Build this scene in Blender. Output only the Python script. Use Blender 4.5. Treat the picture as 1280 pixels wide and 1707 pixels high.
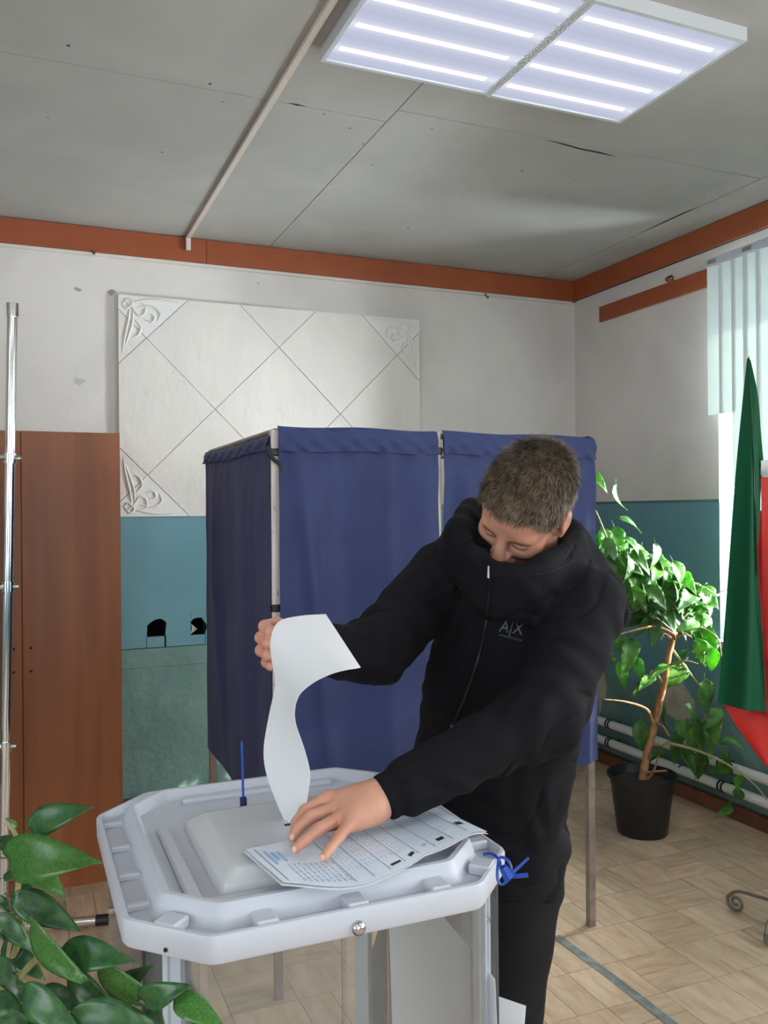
import bpy, bmesh, math, random
import numpy as np
from mathutils import Vector, Matrix
from mathutils.bvhtree import BVHTree
from mathutils.geometry import intersect_line_plane
random.seed(7); rng = np.random.default_rng(7)
sc = bpy.context.scene
for o in list(bpy.data.objects): bpy.data.objects.remove(o)
COL = sc.collection

# ------------------------------------------------------------------ camera
FPX = 1442.0; CAMH = 1.55
_y, _p, _r = [math.radians(a) for a in (22.868, -0.051, -0.473)]
FW = np.array([math.sin(_y)*math.cos(_p), math.cos(_y)*math.cos(_p), math.sin(_p)])
_R0 = np.array([math.cos(_y), -math.sin(_y), 0.0]); _U0 = np.cross(_R0, FW)
RT = _R0*math.cos(_r)+_U0*math.sin(_r); UP = -_R0*math.sin(_r)+_U0*math.cos(_r)
ORG = np.array([0, 0, CAMH])
cam = bpy.data.cameras.new('camera'); camo = bpy.data.objects.new('camera', cam); COL.objects.link(camo)
cam.sensor_fit = 'VERTICAL'; cam.sensor_height = 36; cam.lens = 36*FPX/1707; cam.clip_start = 0.05
M = Matrix.Identity(4)
for i in range(3):
    M[i][0] = RT[i]; M[i][1] = UP[i]; M[i][2] = -FW[i]; M[i][3] = ORG[i]
camo.matrix_world = M; sc.camera = camo
# ------------------------------------------------------------------ view, world, sun, daylight, added fill
sc.view_settings.view_transform = 'Standard'; sc.view_settings.look = 'None'
sc.view_settings.gamma = 1; sc.view_settings.use_curve_mapping = False
sc.view_settings.exposure = 0.2
try: sc.cycles.max_bounces = 8; sc.cycles.transparent_max_bounces = 16; sc.cycles.sample_clamp_indirect = 6; sc.cycles.use_light_tree = False
except Exception: pass
w = bpy.data.worlds.new('world'); sc.world = w; w.use_nodes = True
bg = w.node_tree.nodes['Background']; bg.inputs[0].default_value = (0.75, 0.87, 1.0, 1); bg.inputs[1].default_value = 2.2
def lamp(name, kind, energy, color, loc, direction, size=None, size_y=None):
    l = bpy.data.lights.new(name, kind); l.energy = energy; l.color = color
    if kind == 'AREA':
        l.shape = 'RECTANGLE'; l.size = size; l.size_y = size_y
    o = bpy.data.objects.new(name, l); COL.objects.link(o); o.location = loc
    o.rotation_euler = Vector(direction).to_track_quat('-Z', 'Z').to_euler(); o['kind'] = 'helper'
    return o
XW, YW, ZC = 3.31, 4.66, 3.015          # right wall, back wall, ceiling
XL, YB = -3.2, -3.0                     # left wall, wall behind the camera
s = lamp('sun', 'SUN', 27.0, (1.0, 0.93, 0.80), (8, 0, 4), (-0.835, 0.55, -0.53)); s.data.angle = math.radians(0.6)
W1 = (1.75, 3.42); W2 = (-0.35, 1.25); W3 = (-2.5, -0.9); WZ = (0.88, 2.74)
lamp('daylight_near_window', 'AREA', 760, (0.90, 0.95, 1.0), (XW+0.5, sum(W1)/2, 1.8), (-1, 0, 0), 1.9, 1.6)
W4 = (-1.6, .9); W5 = (-1.9, .6)  # spans of the left and rear windows, both added to raise the brightness
lamp('added_fill_left', 'AREA', 52, (0.95, 0.98, 1.0), (XL-.05, sum(W4)/2, 1.8), (1, 0, -.05), 2.4, 1.8)  # unseen fill added on the left to lighten the right wall
lamp('added_fill_rear', 'AREA', 40, (0.95, 0.98, 1.0), (sum(W5)/2, YB-.05, 1.8), (0, 1, -.05), 2.4, 1.8)  # unseen fill added behind the viewer to brighten the room
for k, W in enumerate((W2, W3)):
    lamp('daylight_window_%d' % (k+2), 'AREA', 44, (0.95, 0.97, 1.0), (XW-0.24, sum(W)/2, 1.8), (-1, 0, -0.1), 1.6, 1.8)

# ------------------------------------------------------------------ helpers
def ray(x, y): return FW+(x-640)/FPX*RT+(853.5-y)/FPX*UP
def at(x, y, d): return ORG+ray(x, y)*d
def onz(x, y, z): r = ray(x, y); return ORG+r*((z-CAMH)/r[2])
def onX(x, y, X): r = ray(x, y); return ORG+r*(X/r[0])
def onY(x, y, Y): r = ray(x, y); return ORG+r*(Y/r[1])
def camv0(r, u, t): return RT*r+UP*u-FW*t
def V(p): return Vector((float(p[0]), float(p[1]), float(p[2])))

def obj(name, me, mat=None, parent=None, label=None, cat=None, group=None, kind=None, smooth=False):
    if isinstance(me, bmesh.types.BMesh):
        bm = me; me = bpy.data.meshes.new(name); bm.to_mesh(me); bm.free()
    if mat is not None and len(me.materials) == 0:
        for m in (mat if isinstance(mat, (list, tuple)) else [mat]): me.materials.append(m)
    if smooth:
        me.polygons.foreach_set('use_smooth', [True]*len(me.polygons))
        if smooth != 2: me.set_sharp_from_angle(angle=math.radians(38))
    o = bpy.data.objects.new(name, me); COL.objects.link(o)
    if parent is not None:
        o.parent = parent
        base = np.array(parent['_w']) if '_w' in parent else np.zeros(3)
        o.location = tuple(-base); o['_w'] = [0.0, 0.0, 0.0]
    tag(o, label, cat, group, kind)
    return o
def tag(o, label=None, cat=None, group=None, kind=None):
    if label: o['label'] = label
    if cat: o['category'] = cat
    if group: o['group'] = group
    if kind: o['kind'] = kind
    return o
def thing(name, label, cat, loc, group=None):
    o = bpy.data.objects.new(name, None); COL.objects.link(o); o.location = V(loc); o['_w'] = [float(c) for c in loc]
    o.empty_display_size = .1
    return tag(o, label, cat, group)
def pydata(v, f, name='m'):
    me = bpy.data.meshes.new(name); me.from_pydata([tuple(map(float, p)) for p in v], [], f); me.update(); return me
def box(x0, x1, y0, y1, z0, z1, bm=None, bev=0.0, seg=1):
    nb = bm is None; t = bmesh.new()
    bmesh.ops.create_cube(t, size=1)
    for v in t.verts: v.co = ((x0+x1)/2+v.co.x*(x1-x0), (y0+y1)/2+v.co.y*(y1-y0), (z0+z1)/2+v.co.z*(z1-z0))
    if bev: bmesh.ops.bevel(t, geom=t.edges[:], offset=bev, segments=seg, affect='EDGES', profile=.6)
    if nb: return t
    me = bpy.data.meshes.new('t'); t.to_mesh(me); t.free(); bm.from_mesh(me); bpy.data.meshes.remove(me); return bm
def frames(P):
    P = np.array(P, float); T = np.gradient(P, axis=0); T /= np.linalg.norm(T, axis=1)[:, None]+1e-12
    n = np.cross(T[0], [0, 0, 1.0])
    if np.linalg.norm(n) < 1e-3: n = np.cross(T[0], [1.0, 0, 0])
    n /= np.linalg.norm(n); N = [n]
    for i in range(1, len(P)):
        n = N[-1]-T[i]*np.dot(N[-1], T[i]); n /= np.linalg.norm(n)+1e-12; N.append(n)
    N = np.array(N); return P, T, N, np.cross(T, N)
def tube(P, r, seg=10, bm=None, cap=True):
    P, T, N, B = frames(P); n = len(P); r = np.full(n, r) if np.isscalar(r) else np.array(r)
    nb = bm is None; bm = bm or bmesh.new(); rings = []
    for i in range(n):
        rings.append([bm.verts.new(V(P[i]+r[i]*(math.cos(a)*N[i]+math.sin(a)*B[i]))) for a in np.linspace(0, 2*math.pi, seg, endpoint=False)])
    for i in range(n-1):
        for j in range(seg):
            bm.faces.new((rings[i][j], rings[i][(j+1) % seg], rings[i+1][(j+1) % seg], rings[i+1][j]))
    if cap:
        bm.faces.new(rings[0][::-1]); bm.faces.new(rings[-1])
    return bm
def spline(P, n=8):
    P = np.array(P, float)
    Q = np.vstack([2*P[0]-P[1], P, 2*P[-1]-P[-2]]); out = []
    for i in range(1, len(Q)-2):
        for t in np.linspace(0, 1, n, endpoint=False):
            a, b, c, d = Q[i-1], Q[i], Q[i+1], Q[i+2]
            out.append(.5*((2*b)+(c-a)*t+(2*a-5*b+4*c-d)*t*t+(3*b-a-3*c+d)*t**3))
    out.append(P[-1]); return np.array(out)
def lathe(prof, c, seg=32, bm=None):
    bm = bm or bmesh.new(); rings = []
    for r, z in prof:
        rings.append([bm.verts.new((c[0]+r*math.cos(a), c[1]+r*math.sin(a), c[2]+z)) for a in np.linspace(0, 2*math.pi, seg, endpoint=False)])
    for i in range(len(rings)-1):
        for j in range(seg): bm.faces.new((rings[i][j], rings[i][(j+1) % seg], rings[i+1][(j+1) % seg], rings[i+1][j]))
    bm.faces.new(rings[0][::-1]); bm.faces.new(rings[-1]); return bm
def prism(poly, z0, z1, fn=None, bm=None):
    """extrude a 2D polygon; fn maps (u,v,w)->xyz"""
    bm = bm or bmesh.new(); fn = fn or (lambda u, v, w: (u, v, w))
    a = [bm.verts.new(fn(u, v, z0)) for u, v in poly]; b = [bm.verts.new(fn(u, v, z1)) for u, v in poly]
    bm.faces.new(a[::-1]); bm.faces.new(b); n = len(poly)
    for i in range(n): bm.faces.new((a[i], a[(i+1) % n], b[(i+1) % n], b[i]))
    bmesh.ops.recalc_face_normals(bm, faces=bm.faces[:]); return bm
def gridmesh(fn, nu, nv, thick=0.0):
    P = np.array([[fn(u, v) for v in np.linspace(0, 1, nv)] for u in np.linspace(0, 1, nu)], float)
    du = np.gradient(P, axis=0); dv = np.gradient(P, axis=1); N = np.cross(du, dv); N /= np.linalg.norm(N, axis=2)[..., None]+1e-12
    vs = P.reshape(-1, 3).tolist(); fs = []
    idx = lambda i, j: i*nv+j
    for i in range(nu-1):
        for j in range(nv-1): fs.append((idx(i, j), idx(i+1, j), idx(i+1, j+1), idx(i, j+1)))
    if thick:
        o = len(vs); vs += (P-N*thick).reshape(-1, 3).tolist(); m = list(fs)
        fs += [tuple(o+k for k in f[::-1]) for f in m]
        ring = [idx(i, 0) for i in range(nu)]+[idx(nu-1, j) for j in range(1, nv)]+[idx(i, nv-1) for i in range(nu-2, -1, -1)]+[idx(0, j) for j in range(nv-2, 0, -1)]
        for k in range(len(ring)):
            a, b = ring[k], ring[(k+1) % len(ring)]; fs.append((b, a, o+a, o+b))
    return pydata(vs, fs)

# ------------------------------------------------------------------ materials
def srgb(r, g, b): return tuple(((c/255)/12.92 if c/255 <= .04045 else ((c/255+.055)/1.055)**2.4) for c in (r, g, b))+(1,)
def mat(name, col, rough=.6, metal=0.0, col2=None, scale=8.0, stretch=(1, 1, 1), bump=0.0, bscale=40.0, detail=4, contrast=(.35, .65), coords='Object', spec=.5, transl=0.0, sss=0.0, rand=0.0, sheen=0):
    m = bpy.data.materials.new(name); m.use_nodes = True; nt = m.node_tree; L = nt.links
    b = nt.nodes['Principled BSDF']; b.inputs['Roughness'].default_value = rough; b.inputs['Metallic'].default_value = metal
    b.inputs['Base Color'].default_value = col; b.inputs['Specular IOR Level'].default_value = spec
    if sheen: b.inputs['Sheen Weight'].default_value = sheen
    tc = nt.nodes.new('ShaderNodeTexCoord'); mp = nt.nodes.new('ShaderNodeMapping'); mp.inputs['Scale'].default_value = stretch
    L.new(tc.outputs[coords], mp.inputs['Vector']); cs = None
    if rand:
        oi = nt.nodes.new('ShaderNodeObjectInfo'); cx = nt.nodes.new('ShaderNodeCombineXYZ'); mu = nt.nodes.new('ShaderNodeMath'); mu.operation = 'MULTIPLY'; mu.inputs[1].default_value = 37.0
        L.new(oi.outputs['Random'], mu.inputs[0]); L.new(mu.outputs[0], cx.inputs[0]); L.new(mu.outputs[0], cx.inputs[2]); L.new(cx.outputs[0], mp.inputs['Location'])
    if col2:
        n = nt.nodes.new('ShaderNodeTexNoise'); n.inputs['Scale'].default_value = scale; n.inputs['Detail'].default_value = detail; n.inputs['Distortion'].default_value = .4
        cr = nt.nodes.new('ShaderNodeValToRGB'); cr.color_ramp.elements[0].position = contrast[0]; cr.color_ramp.elements[1].position = contrast[1]
        cr.color_ramp.elements[0].color = col; cr.color_ramp.elements[1].color = col2
        L.new(mp.outputs[0], n.inputs['Vector']); L.new(n.outputs['Fac'], cr.inputs[0]); cs = cr.outputs[0]
        if rand:
            hs = nt.nodes.new('ShaderNodeHueSaturation'); mr = nt.nodes.new('ShaderNodeMapRange'); mr.inputs['To Min'].default_value = 1-rand; mr.inputs['To Max'].default_value = 1+rand
            L.new(oi.outputs['Random'], mr.inputs[0]); L.new(mr.outputs[0], hs.inputs['Value']); L.new(cs, hs.inputs['Color']); cs = hs.outputs[0]
        L.new(cs, b.inputs['Base Color'])
    if bump:
        n2 = nt.nodes.new('ShaderNodeTexNoise'); n2.inputs['Scale'].default_value = bscale; n2.inputs['Detail'].default_value = 5
        bp = nt.nodes.new('ShaderNodeBump'); bp.inputs['Strength'].default_value = bump; bp.inputs['Distance'].default_value = .01
        L.new(mp.outputs[0], n2.inputs['Vector']); L.new(n2.outputs['Fac'], bp.inputs['Height']); L.new(bp.outputs[0], b.inputs['Normal'])
    if sss:
        b.inputs['Subsurface Weight'].default_value = sss; b.inputs['Subsurface Radius'].default_value = (.012, .005, .003); b.inputs['Subsurface Scale'].default_value = 1.0
    if transl:
        out = nt.nodes['Material Output']; tr = nt.nodes.new('ShaderNodeBsdfTranslucent'); mx = nt.nodes.new('ShaderNodeMixShader'); mx.inputs[0].default_value = transl
        if cs: 
            g = nt.nodes.new('ShaderNodeHueSaturation'); g.inputs['Value'].default_value = 1.7; g.inputs['Saturation'].default_value = 1.1; L.new(cs, g.inputs['Color']); L.new(g.outputs[0], tr.inputs[0])
        else: tr.inputs[0].default_value = col
        L.new(b.outputs[0], mx.inputs[1]); L.new(tr.outputs[0], mx.inputs[2]); L.new(mx.outputs[0], out.inputs[0])
    return m
def clear(name, tint=(.96, .98, .98, 1), refl=0.06, haze=0.0):
    m = bpy.data.materials.new(name); m.use_nodes = True; nt = m.node_tree; L = nt.links; nt.nodes.remove(nt.nodes['Principled BSDF']); out = nt.nodes['Material Output']
    t = nt.nodes.new('ShaderNodeBsdfTransparent'); t.inputs[0].default_value = tint
    g = nt.nodes.new('ShaderNodeBsdfGlossy'); g.inputs['Roughness'].default_value = .03
    lw = nt.nodes.new('ShaderNodeFresnel'); lw.inputs[0].default_value = 1.45
    mx = nt.nodes.new('ShaderNodeMixShader'); L.new(lw.outputs[0], mx.inputs[0]); L.new(t.outputs[0], mx.inputs[1]); L.new(g.outputs[0], mx.inputs[2]); o = mx
    if haze:
        d = nt.nodes.new('ShaderNodeBsdfDiffuse'); d.inputs[0].default_value = (.8, .82, .84, 1); m2 = nt.nodes.new('ShaderNodeMixShader'); m2.inputs[0].default_value = haze
        L.new(mx.outputs[0], m2.inputs[1]); L.new(d.outputs[0], m2.inputs[2]); o = m2
    L.new(o.outputs[0], out.inputs[0]); return m
def glow(name, col, strength, col2=None, scale=220):
    m = bpy.data.materials.new(name); m.use_nodes = True; nt = m.node_tree; L = nt.links; nt.nodes.remove(nt.nodes['Principled BSDF'])
    e = nt.nodes.new('ShaderNodeEmission'); e.inputs[0].default_value = col; e.inputs[1].default_value = strength
    if col2:
        tc = nt.nodes.new('ShaderNodeTexCoord'); v = nt.nodes.new('ShaderNodeTexVoronoi'); v.inputs['Scale'].default_value = scale; v.inputs['Randomness'].default_value = 0.0
        cr = nt.nodes.new('ShaderNodeValToRGB'); cr.color_ramp.elements[0].color = col2; cr.color_ramp.elements[1].color = col; cr.color_ramp.elements[0].position = .1; cr.color_ramp.elements[1].position = .7
        L.new(tc.outputs['Object'], v.inputs['Vector']); L.new(v.outputs['Distance'], cr.inputs[0]); L.new(cr.outputs[0], e.inputs[0])
    L.new(e.outputs[0], nt.nodes['Material Output'].inputs[0]); return m
MT = {}
MT['wall_white'] = mat('white_plaster', srgb(214, 208, 202), .85, col2=srgb(198, 192, 187), scale=1.6, bump=.25, bscale=14)
MT['wall_teal'] = mat('teal_paint', srgb(104, 148, 158), .45, col2=srgb(95, 138, 149), scale=2.2, bump=.25, bscale=10)
MT['wall_teal_rough'] = mat('rough_teal_paint', srgb(112, 144, 138), .42, col2=srgb(96, 126, 122), scale=4, bump=.9, bscale=16)
MT['ceiling'] = mat('ceiling_paint', srgb(176, 175, 170), .8, col2=srgb(166, 165, 160), scale=2.5, bump=.12, bscale=12)
MT['dark_gap'] = mat('dark_gap', srgb(46, 42, 40), .9)
MT['brown'] = mat('brown_paint', srgb(148, 74, 38), .45, col2=srgb(138, 68, 35), scale=3, bump=.08, bscale=30)
MT['plaster_bare'] = mat('bare_plaster', srgb(196, 188, 174), .9, col2=srgb(176, 166, 150), scale=14, bump=.4, bscale=40)
MT['tile_foam'] = mat('foam_tile', srgb(218, 213, 205), .8, col2=srgb(210, 205, 198), scale=3, bump=1.0, bscale=10, stretch=(1, 1, .6))
MT['tile_corner'] = mat('corner_tile', srgb(218, 216, 212), .75, bump=.1)
MT['wood'] = mat('cabinet_veneer', srgb(158, 93, 52), .42, col2=srgb(124, 69, 38), scale=2.6, stretch=(5, 5, .35), detail=6, contrast=(.3, .75))
MT['chrome'] = mat('chrome', (.86, .87, .88, 1), .12, 1.0)
MT['alu'] = mat('aluminium', srgb(184, 194, 202), .38, .25, bump=.03)
MT['greypost'] = mat('grey_post', srgb(150, 138, 130), .45, .4, col2=srgb(128, 116, 110), scale=20)
MT['chippedpost'] = mat('chipped_post', srgb(196, 186, 182), .5, .1, col2=srgb(120, 84, 74), scale=30, contrast=(.62, .70))
MT['black'] = mat('black_plastic', srgb(22, 23, 26), .45)
MT['navy'] = mat('navy_cloth', srgb(44, 57, 106), .7, col2=srgb(38, 50, 97), scale=5, bump=.12, bscale=120, transl=.15, sheen=.1)
MT['navyside'] = MT['navy']
MT['lid'] = mat('white_plastic', srgb(196, 201, 211), .38, bump=.03, bscale=60)
MT['flap'] = mat('frosted_plastic', srgb(204, 208, 212), .3)
MT['box_clear'] = clear('clear_plastic', (.93, .93, .92, 1), haze=.05)
MT['glass'] = clear('window_glass')
MT['paper'] = mat('paper', srgb(240, 242, 245), .75, transl=.12)
MT['ballot'] = mat('ballot_paper', srgb(222, 232, 242), .75, col2=srgb(208, 222, 238), scale=9)
MT['ink'] = mat('ink', srgb(104, 116, 140), .8)
MT['inkdark'] = mat('dark_ink', srgb(34, 38, 52), .8)
MT['bluestamp'] = mat('blue_stamp_ink', srgb(150, 186, 226), .8)
MT['blue'] = mat('blue_seal', srgb(26, 70, 170), .35)
MT['bluedark'] = mat('dark_blue_seal', srgb(20, 34, 74), .4)
MT['lino'] = mat('linoleum', srgb(202, 178, 150), .40, col2=srgb(166, 134, 104), scale=9, stretch=(3.4, .8, 1), detail=6, contrast=(.33, .80), rand=.12)
MT['lino2'] = mat('linoleum_cross', srgb(200, 175, 146), .40, col2=srgb(164, 130, 101), scale=9, stretch=(.8, 3.4, 1), detail=6, contrast=(.33, .80), rand=.12)
MT['lino_joint'] = mat('linoleum_joint', srgb(122, 94, 66), .6)
MT['tape'] = mat('grey_tape', srgb(132, 134, 128), .6, col2=srgb(100, 103, 98), scale=24)
MT['base_brown'] = mat('brown_baseboard', srgb(122, 70, 46), .5, col2=srgb(96, 56, 38), scale=10)
MT['pipe'] = mat('pipe_paint', srgb(226, 224, 216), .4)
MT['soil'] = mat('soil', srgb(62, 48, 38), .95, col2=srgb(30, 24, 20), scale=30, bump=1, bscale=60)
MT['trunk'] = mat('trunk_bark', srgb(176, 128, 84), .7, col2=srgb(138, 96, 62), scale=30, bump=.4)
MT['twig'] = mat('twig', srgb(140, 136, 92), .6)
MT['leaf'] = mat('hibiscus_leaf', srgb(66, 116, 54), .38, col2=srgb(104, 152, 66), scale=12, transl=.42, bump=.3, bscale=60, rand=.3)
MT['leaf2'] = mat('ficus_leaf', srgb(38, 76, 48), .3, col2=srgb(58, 100, 50), scale=9, transl=.2, rand=.25)
MT['leaf3'] = mat('ficus_leaf_young', srgb(84, 130, 56), .3, col2=srgb(56, 104, 50), scale=30, transl=.25, rand=.2)
MT['blind'] = mat('blind_fabric', srgb(226, 234, 232), .8, transl=.24)
MT['flag_green'] = mat('flag_green', srgb(30, 118, 78), .6, transl=.6)
MT['flag_white'] = mat('flag_white', srgb(226, 226, 226), .6, transl=.35)
MT['flag_red'] = mat('flag_red', srgb(206, 44, 36), .6, transl=.35)
MT['iron'] = mat('wrought_iron', srgb(128, 122, 112), .45, .6)
MT['steel'] = mat('steel', srgb(200, 200, 204), .25, 1.0)
MT['lamp_frame'] = mat('lamp_frame', srgb(206, 210, 214), .4, .1)
MT['diffuser'] = glow('prismatic_diffuser', (.70, .76, .95, 1), 1.0, (.50, .55, .78, 1), 150)
MT['led'] = glow('led_strip', (.90, .95, 1, 1), 24.0)
MT['duct'] = mat('cable_duct', srgb(206, 196, 186), .5)
MT['skin'] = mat('skin', srgb(203, 150, 126), .5, col2=srgb(192, 134, 112), scale=14, sss=.12, bump=.05, bscale=160)
MT['hair'] = mat('hair', srgb(128, 110, 88), .5, col2=srgb(66, 55, 45), scale=70, spec=.3)
MT['haircap'] = mat('hair_roots', srgb(84, 70, 58), .8, col2=srgb(62, 52, 43), scale=60, bump=.5, bscale=120)
MT['brow'] = mat('eyebrow_hair', srgb(96, 66, 50), .7)
MT['jacket'] = mat('black_jersey', srgb(17, 17, 22), .85, col2=srgb(14, 14, 19), scale=6, bump=.08, bscale=200, spec=.2)
MT['trousers'] = mat('black_trousers', srgb(20, 20, 23), .8, spec=.25)
MT['logo'] = mat('logo_print', srgb(92, 94, 104), .6)
MT['seam'] = mat('jacket_seam', srgb(10, 10, 13), .8)
MT['shoe'] = mat('shoe', srgb(30, 30, 32), .5)
MT['hole'] = mat('wall_cavity', srgb(14, 13, 12), 1.0)
MT['poster'] = mat('poster', srgb(206, 186, 180), .6, col2=srgb(150, 168, 176), scale=2)

def structure(name, me, m, parent=None, label=None, cat=None):
    return obj(name, me, m, parent, label, cat, kind=None if parent else 'structure')

# ------------------------------------------------------------------ room shell
PAINT = 1.588
T = .12
# floor with printed parquet blocks
fl = structure('floor', box(XL, XW+.4, YB, YW, -.12, -.004), MT['lino_joint'], label='beige parquet-patterned linoleum floor of the room', cat='floor')
CELL = .2165; FX0, FY0 = 1.889, 2.427; G = .0011
def tilemesh(wx, wy, m):
    bm = box(-wx/2+G, wx/2-G, -wy/2+G, wy/2-G, -.004, 0); me = bpy.data.meshes.new('floor_tile'); bm.to_mesh(me); bm.free(); me.materials.append(m); return me
sq = tilemesh(CELL, CELL, MT['lino']); sq2 = tilemesh(CELL, CELL, MT['lino2']); st = tilemesh(CELL, CELL/2, MT['lino2']); sty = tilemesh(CELL/2, CELL, MT['lino'])
cells = []
for i in range(int((XL-FX0)/CELL)-1, int((XW-FX0)/CELL)+2):
    for j in range(int((YB-FY0)/CELL)-1, int((YW-FY0)/CELL)+1):
        x, y = FX0+(i+.5)*CELL, FY0+(j+.5)*CELL
        if x < XL+CELL/2 or y < YB+CELL/2 or x > XW+CELL*.3 or y > YW: continue
        k = (i+j) % 2; pcs = [(sq, 0, 0)] if k == 0 else ([(st, 0, -CELL/4), (st, 0, CELL/4)] if (i*3+j) % 4 != 1 else [(sty, -CELL/4, 0), (sty, CELL/4, 0)])
        for me, ox, oy in pcs:
            q = np.array([x+ox, y+oy, 0])-ORG; d = q@FW
            vis = d > .3 and abs(q@RT/d*FPX) < 760 and abs(q@UP/d*FPX) < 960
            u, v = (640+q@RT/d*FPX, 853.5-q@UP/d*FPX) if d > .3 else (0, 0)
            if vis and (440 < u < 900 and v < 1480): vis = False
            if vis and (200 < u < 960 and v < 1440): vis = False
            cells.append((0 if vis else 1, d, me, x+ox, y+oy))
cells.sort(key=lambda c: (c[0], c[1])); rest = bmesh.new()
for n, (nv, d, me, x, y) in enumerate(cells):
    if n < 300 and not nv:
        o = bpy.data.objects.new('floor_tile', me); COL.objects.link(o); o.location = (x, y, 0); o.parent = fl
    else:
        c0 = len(rest.verts); rest.from_mesh(me); rest.verts.ensure_lookup_table()
        for v in rest.verts[c0:]: v.co.x += x; v.co.y += y
obj('floor_tile_rest', rest, MT['lino'], fl, kind='stuff')
tb = gridmesh(lambda u, v: (1.785+.012*math.sin(u*9)+(v-.5)*.036, 2.66-u*2.6, .0015+.0008*math.sin(u*40)), 40, 3, .001)
obj('seam_tape', tb, MT['tape'], None, 'grey adhesive tape strip over the linoleum seam', 'tape')

# ceiling of painted sheets with open joints
ce = structure('ceiling', box(XL, XW+.4, YB, YW+.1, ZC+.006, ZC+.15), MT['dark_gap'], label='grey-white ceiling of painted sheets with cracked joints', cat='ceiling')
g = .0014
for (x0, x1, y0, y1, gg) in ((XL, -.55, YB, 1.2, .0004), (XL, -.55, 1.2, YW, .0004), (-.55, 1.285, YB, 1.2, .0006), (-.55, 1.285, 1.2, 2.99, .0016), (-.55, 1.285, 2.99, YW, .0016), (1.285, 3.055, YB, 1.0, .0006), (1.285, 3.055, 1.0, 2.89, .0026), (1.285, 3.055, 2.89, YW, .0026), (3.055, XW, YB, 2.0, .001), (3.055, XW, 2.0, YW, .002)):
    structure('ceiling_sheet', box(x0+gg, x1-gg, y0+gg, y1-gg, ZC, ZC+.006), MT['ceiling'], ce)
# crumbled open joint pieces
for pts in (((905, 232), (935, 238), (968, 247), (1000, 253), (1031, 262), (1004, 257), (965, 249), (930, 239)), ((1062, 391), (1105, 370), (1140, 354), (1166, 344), (1138, 357), (1100, 374)), ((478, 171), (495, 173), (512, 178), (494, 176))):
    P = [onz(x, y, ZC-.0006) for x, y in pts]
    structure('crack', pydata(P, [tuple(range(len(P)))]), MT['dark_gap'], ce)

for q in range(16):
    x, y = ((114, 76), (80, 196), (371, 170), (270, 254), (222, 311), (583, 214), (605, 240), (540, 190), (620, 275), (680, 380), (490, 360), (770, 330), (870, 285), (960, 300), (720, 215), (350, 140))[q]
    c = onz(x, y, ZC-.0004); r = .004+.003*rng.random()
    structure('speck', prism([(c[0]+r*(1+.5*math.sin(3*a+q))*math.cos(a), c[1]+r*math.sin(a)) for a in np.linspace(0, 6.28, 8, endpoint=False)], ZC-.0006, ZC), MT['dark_gap'] if q % 3 == 0 else MT['greypost'], ce)

# back wall: white above, smooth teal board below, rough teal at the foot; two cut holes
def rects_wall(name, u0, u1, v0, v1, holes, bands, place, label, th):
    """grid of boxes around rectangular holes; bands = [(v, material index)]"""
    us = sorted({u0, u1, *[h[0] for h in holes], *[h[1] for h in holes]}); vs = sorted({v0, v1, *[h[2] for h in holes], *[h[3] for h in holes], *[b[0] for b in bands]})
    bm = bmesh.new()
    for a, b in zip(us, us[1:]):
        for c, d in zip(vs, vs[1:]):
            if any(h[0] <= (a+b)/2 <= h[1] and h[2] <= (c+d)/2 <= h[3] for h in holes): continue
            mi = 0
            for z, k in bands:
                if (c+d)/2 > z: mi = k
            n0 = len(bm.faces); place(bm, a, b, c, d, th); bm.faces.ensure_lookup_table()
            for f in bm.faces[n0:]: f.material_index = mi
    return structure(name, bm, [MT['wall_teal_rough'], MT['wall_teal'], MT['wall_white'], MT['hole']], label=label, cat='wall')
HO = [(.595, .725, .885, 1.005), (.825, .935, .885, 1.005)]
wb = rects_wall('wall_back', XL, XW+.4, 0, ZC, HO, [(0, 0), (.742, 0), (PAINT, 2)], lambda bm, a, b, c, d, th: box(a, b, YW, YW+th, c, d, bm), 'back wall painted white above and teal below', .14)
structure('hole_back', box(.5, 1.05, YW+.14, YW+.16, .8, 1.1), MT['hole'], wb)
# smooth board with two irregular cut-outs (built from strips around the openings)
def hole_poly(x0, x1, z0, z1, slits):
    return [(x0, z0), (x0+.002, z1-.03), (x0+.022, z1-.012), (x0+.045, z1), (x1-.03, z1+.003), (x1-.012, z1-.008), (x1, z1-.02), (x1-.004, z0+.04), (x1-.008, z0)]
YF = YW-.012
def panelwithholes():
    bm = bmesh.new(); z0, z1 = .846, PAINT; h = .0
    hs = [hole_poly(.61, .712, .902, .992, 0), hs2(.838, .921, .898, .99)]
    xs = [XL, .60, .72, .83, .93, XW-.01]
    def q(poly): prism(poly, YF, YW, lambda u, v, w: (u, w, v), bm)
    q([(xs[0], z0), (xs[1], z0), (xs[1], z1), (xs[0], z1)]); q([(xs[2], z0), (xs[3], z0), (xs[3], z1), (xs[2], z1)]); q([(xs[4], z0), (xs[5], z0), (xs[5], z1), (xs[4], z1)])
    for (a, b), H in zip(((.60, .72), (.83, .93)), hs):
        n = len(H); zmid = H[0][1]
        q([(a, z0), (b, z0), (b, zmid), (a, zmid)])
        q([(a, zmid), H[0]]+[H[i] for i in range(1, 4)]+[(H[3][0], z1), (a, z1)])
        q([H[3]]+[H[i] for i in range(4, n)]+[(b, zmid), (b, z1), (H[3][0], z1)])
    return bm
def hs2(x0, x1, z0, z1):
    return [(x0, z0), (x0, z1-.02), (x0+.015, z1-.005), (x0+.035, z1), (x0+.06, z1-.002), (x1-.015, z1-.018), (x1, z1-.035), (x1+.003, z0+.035), (x1-.008, z0)]
structure('wall_board', panelwithholes(), MT['wall_teal'], wb)
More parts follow.
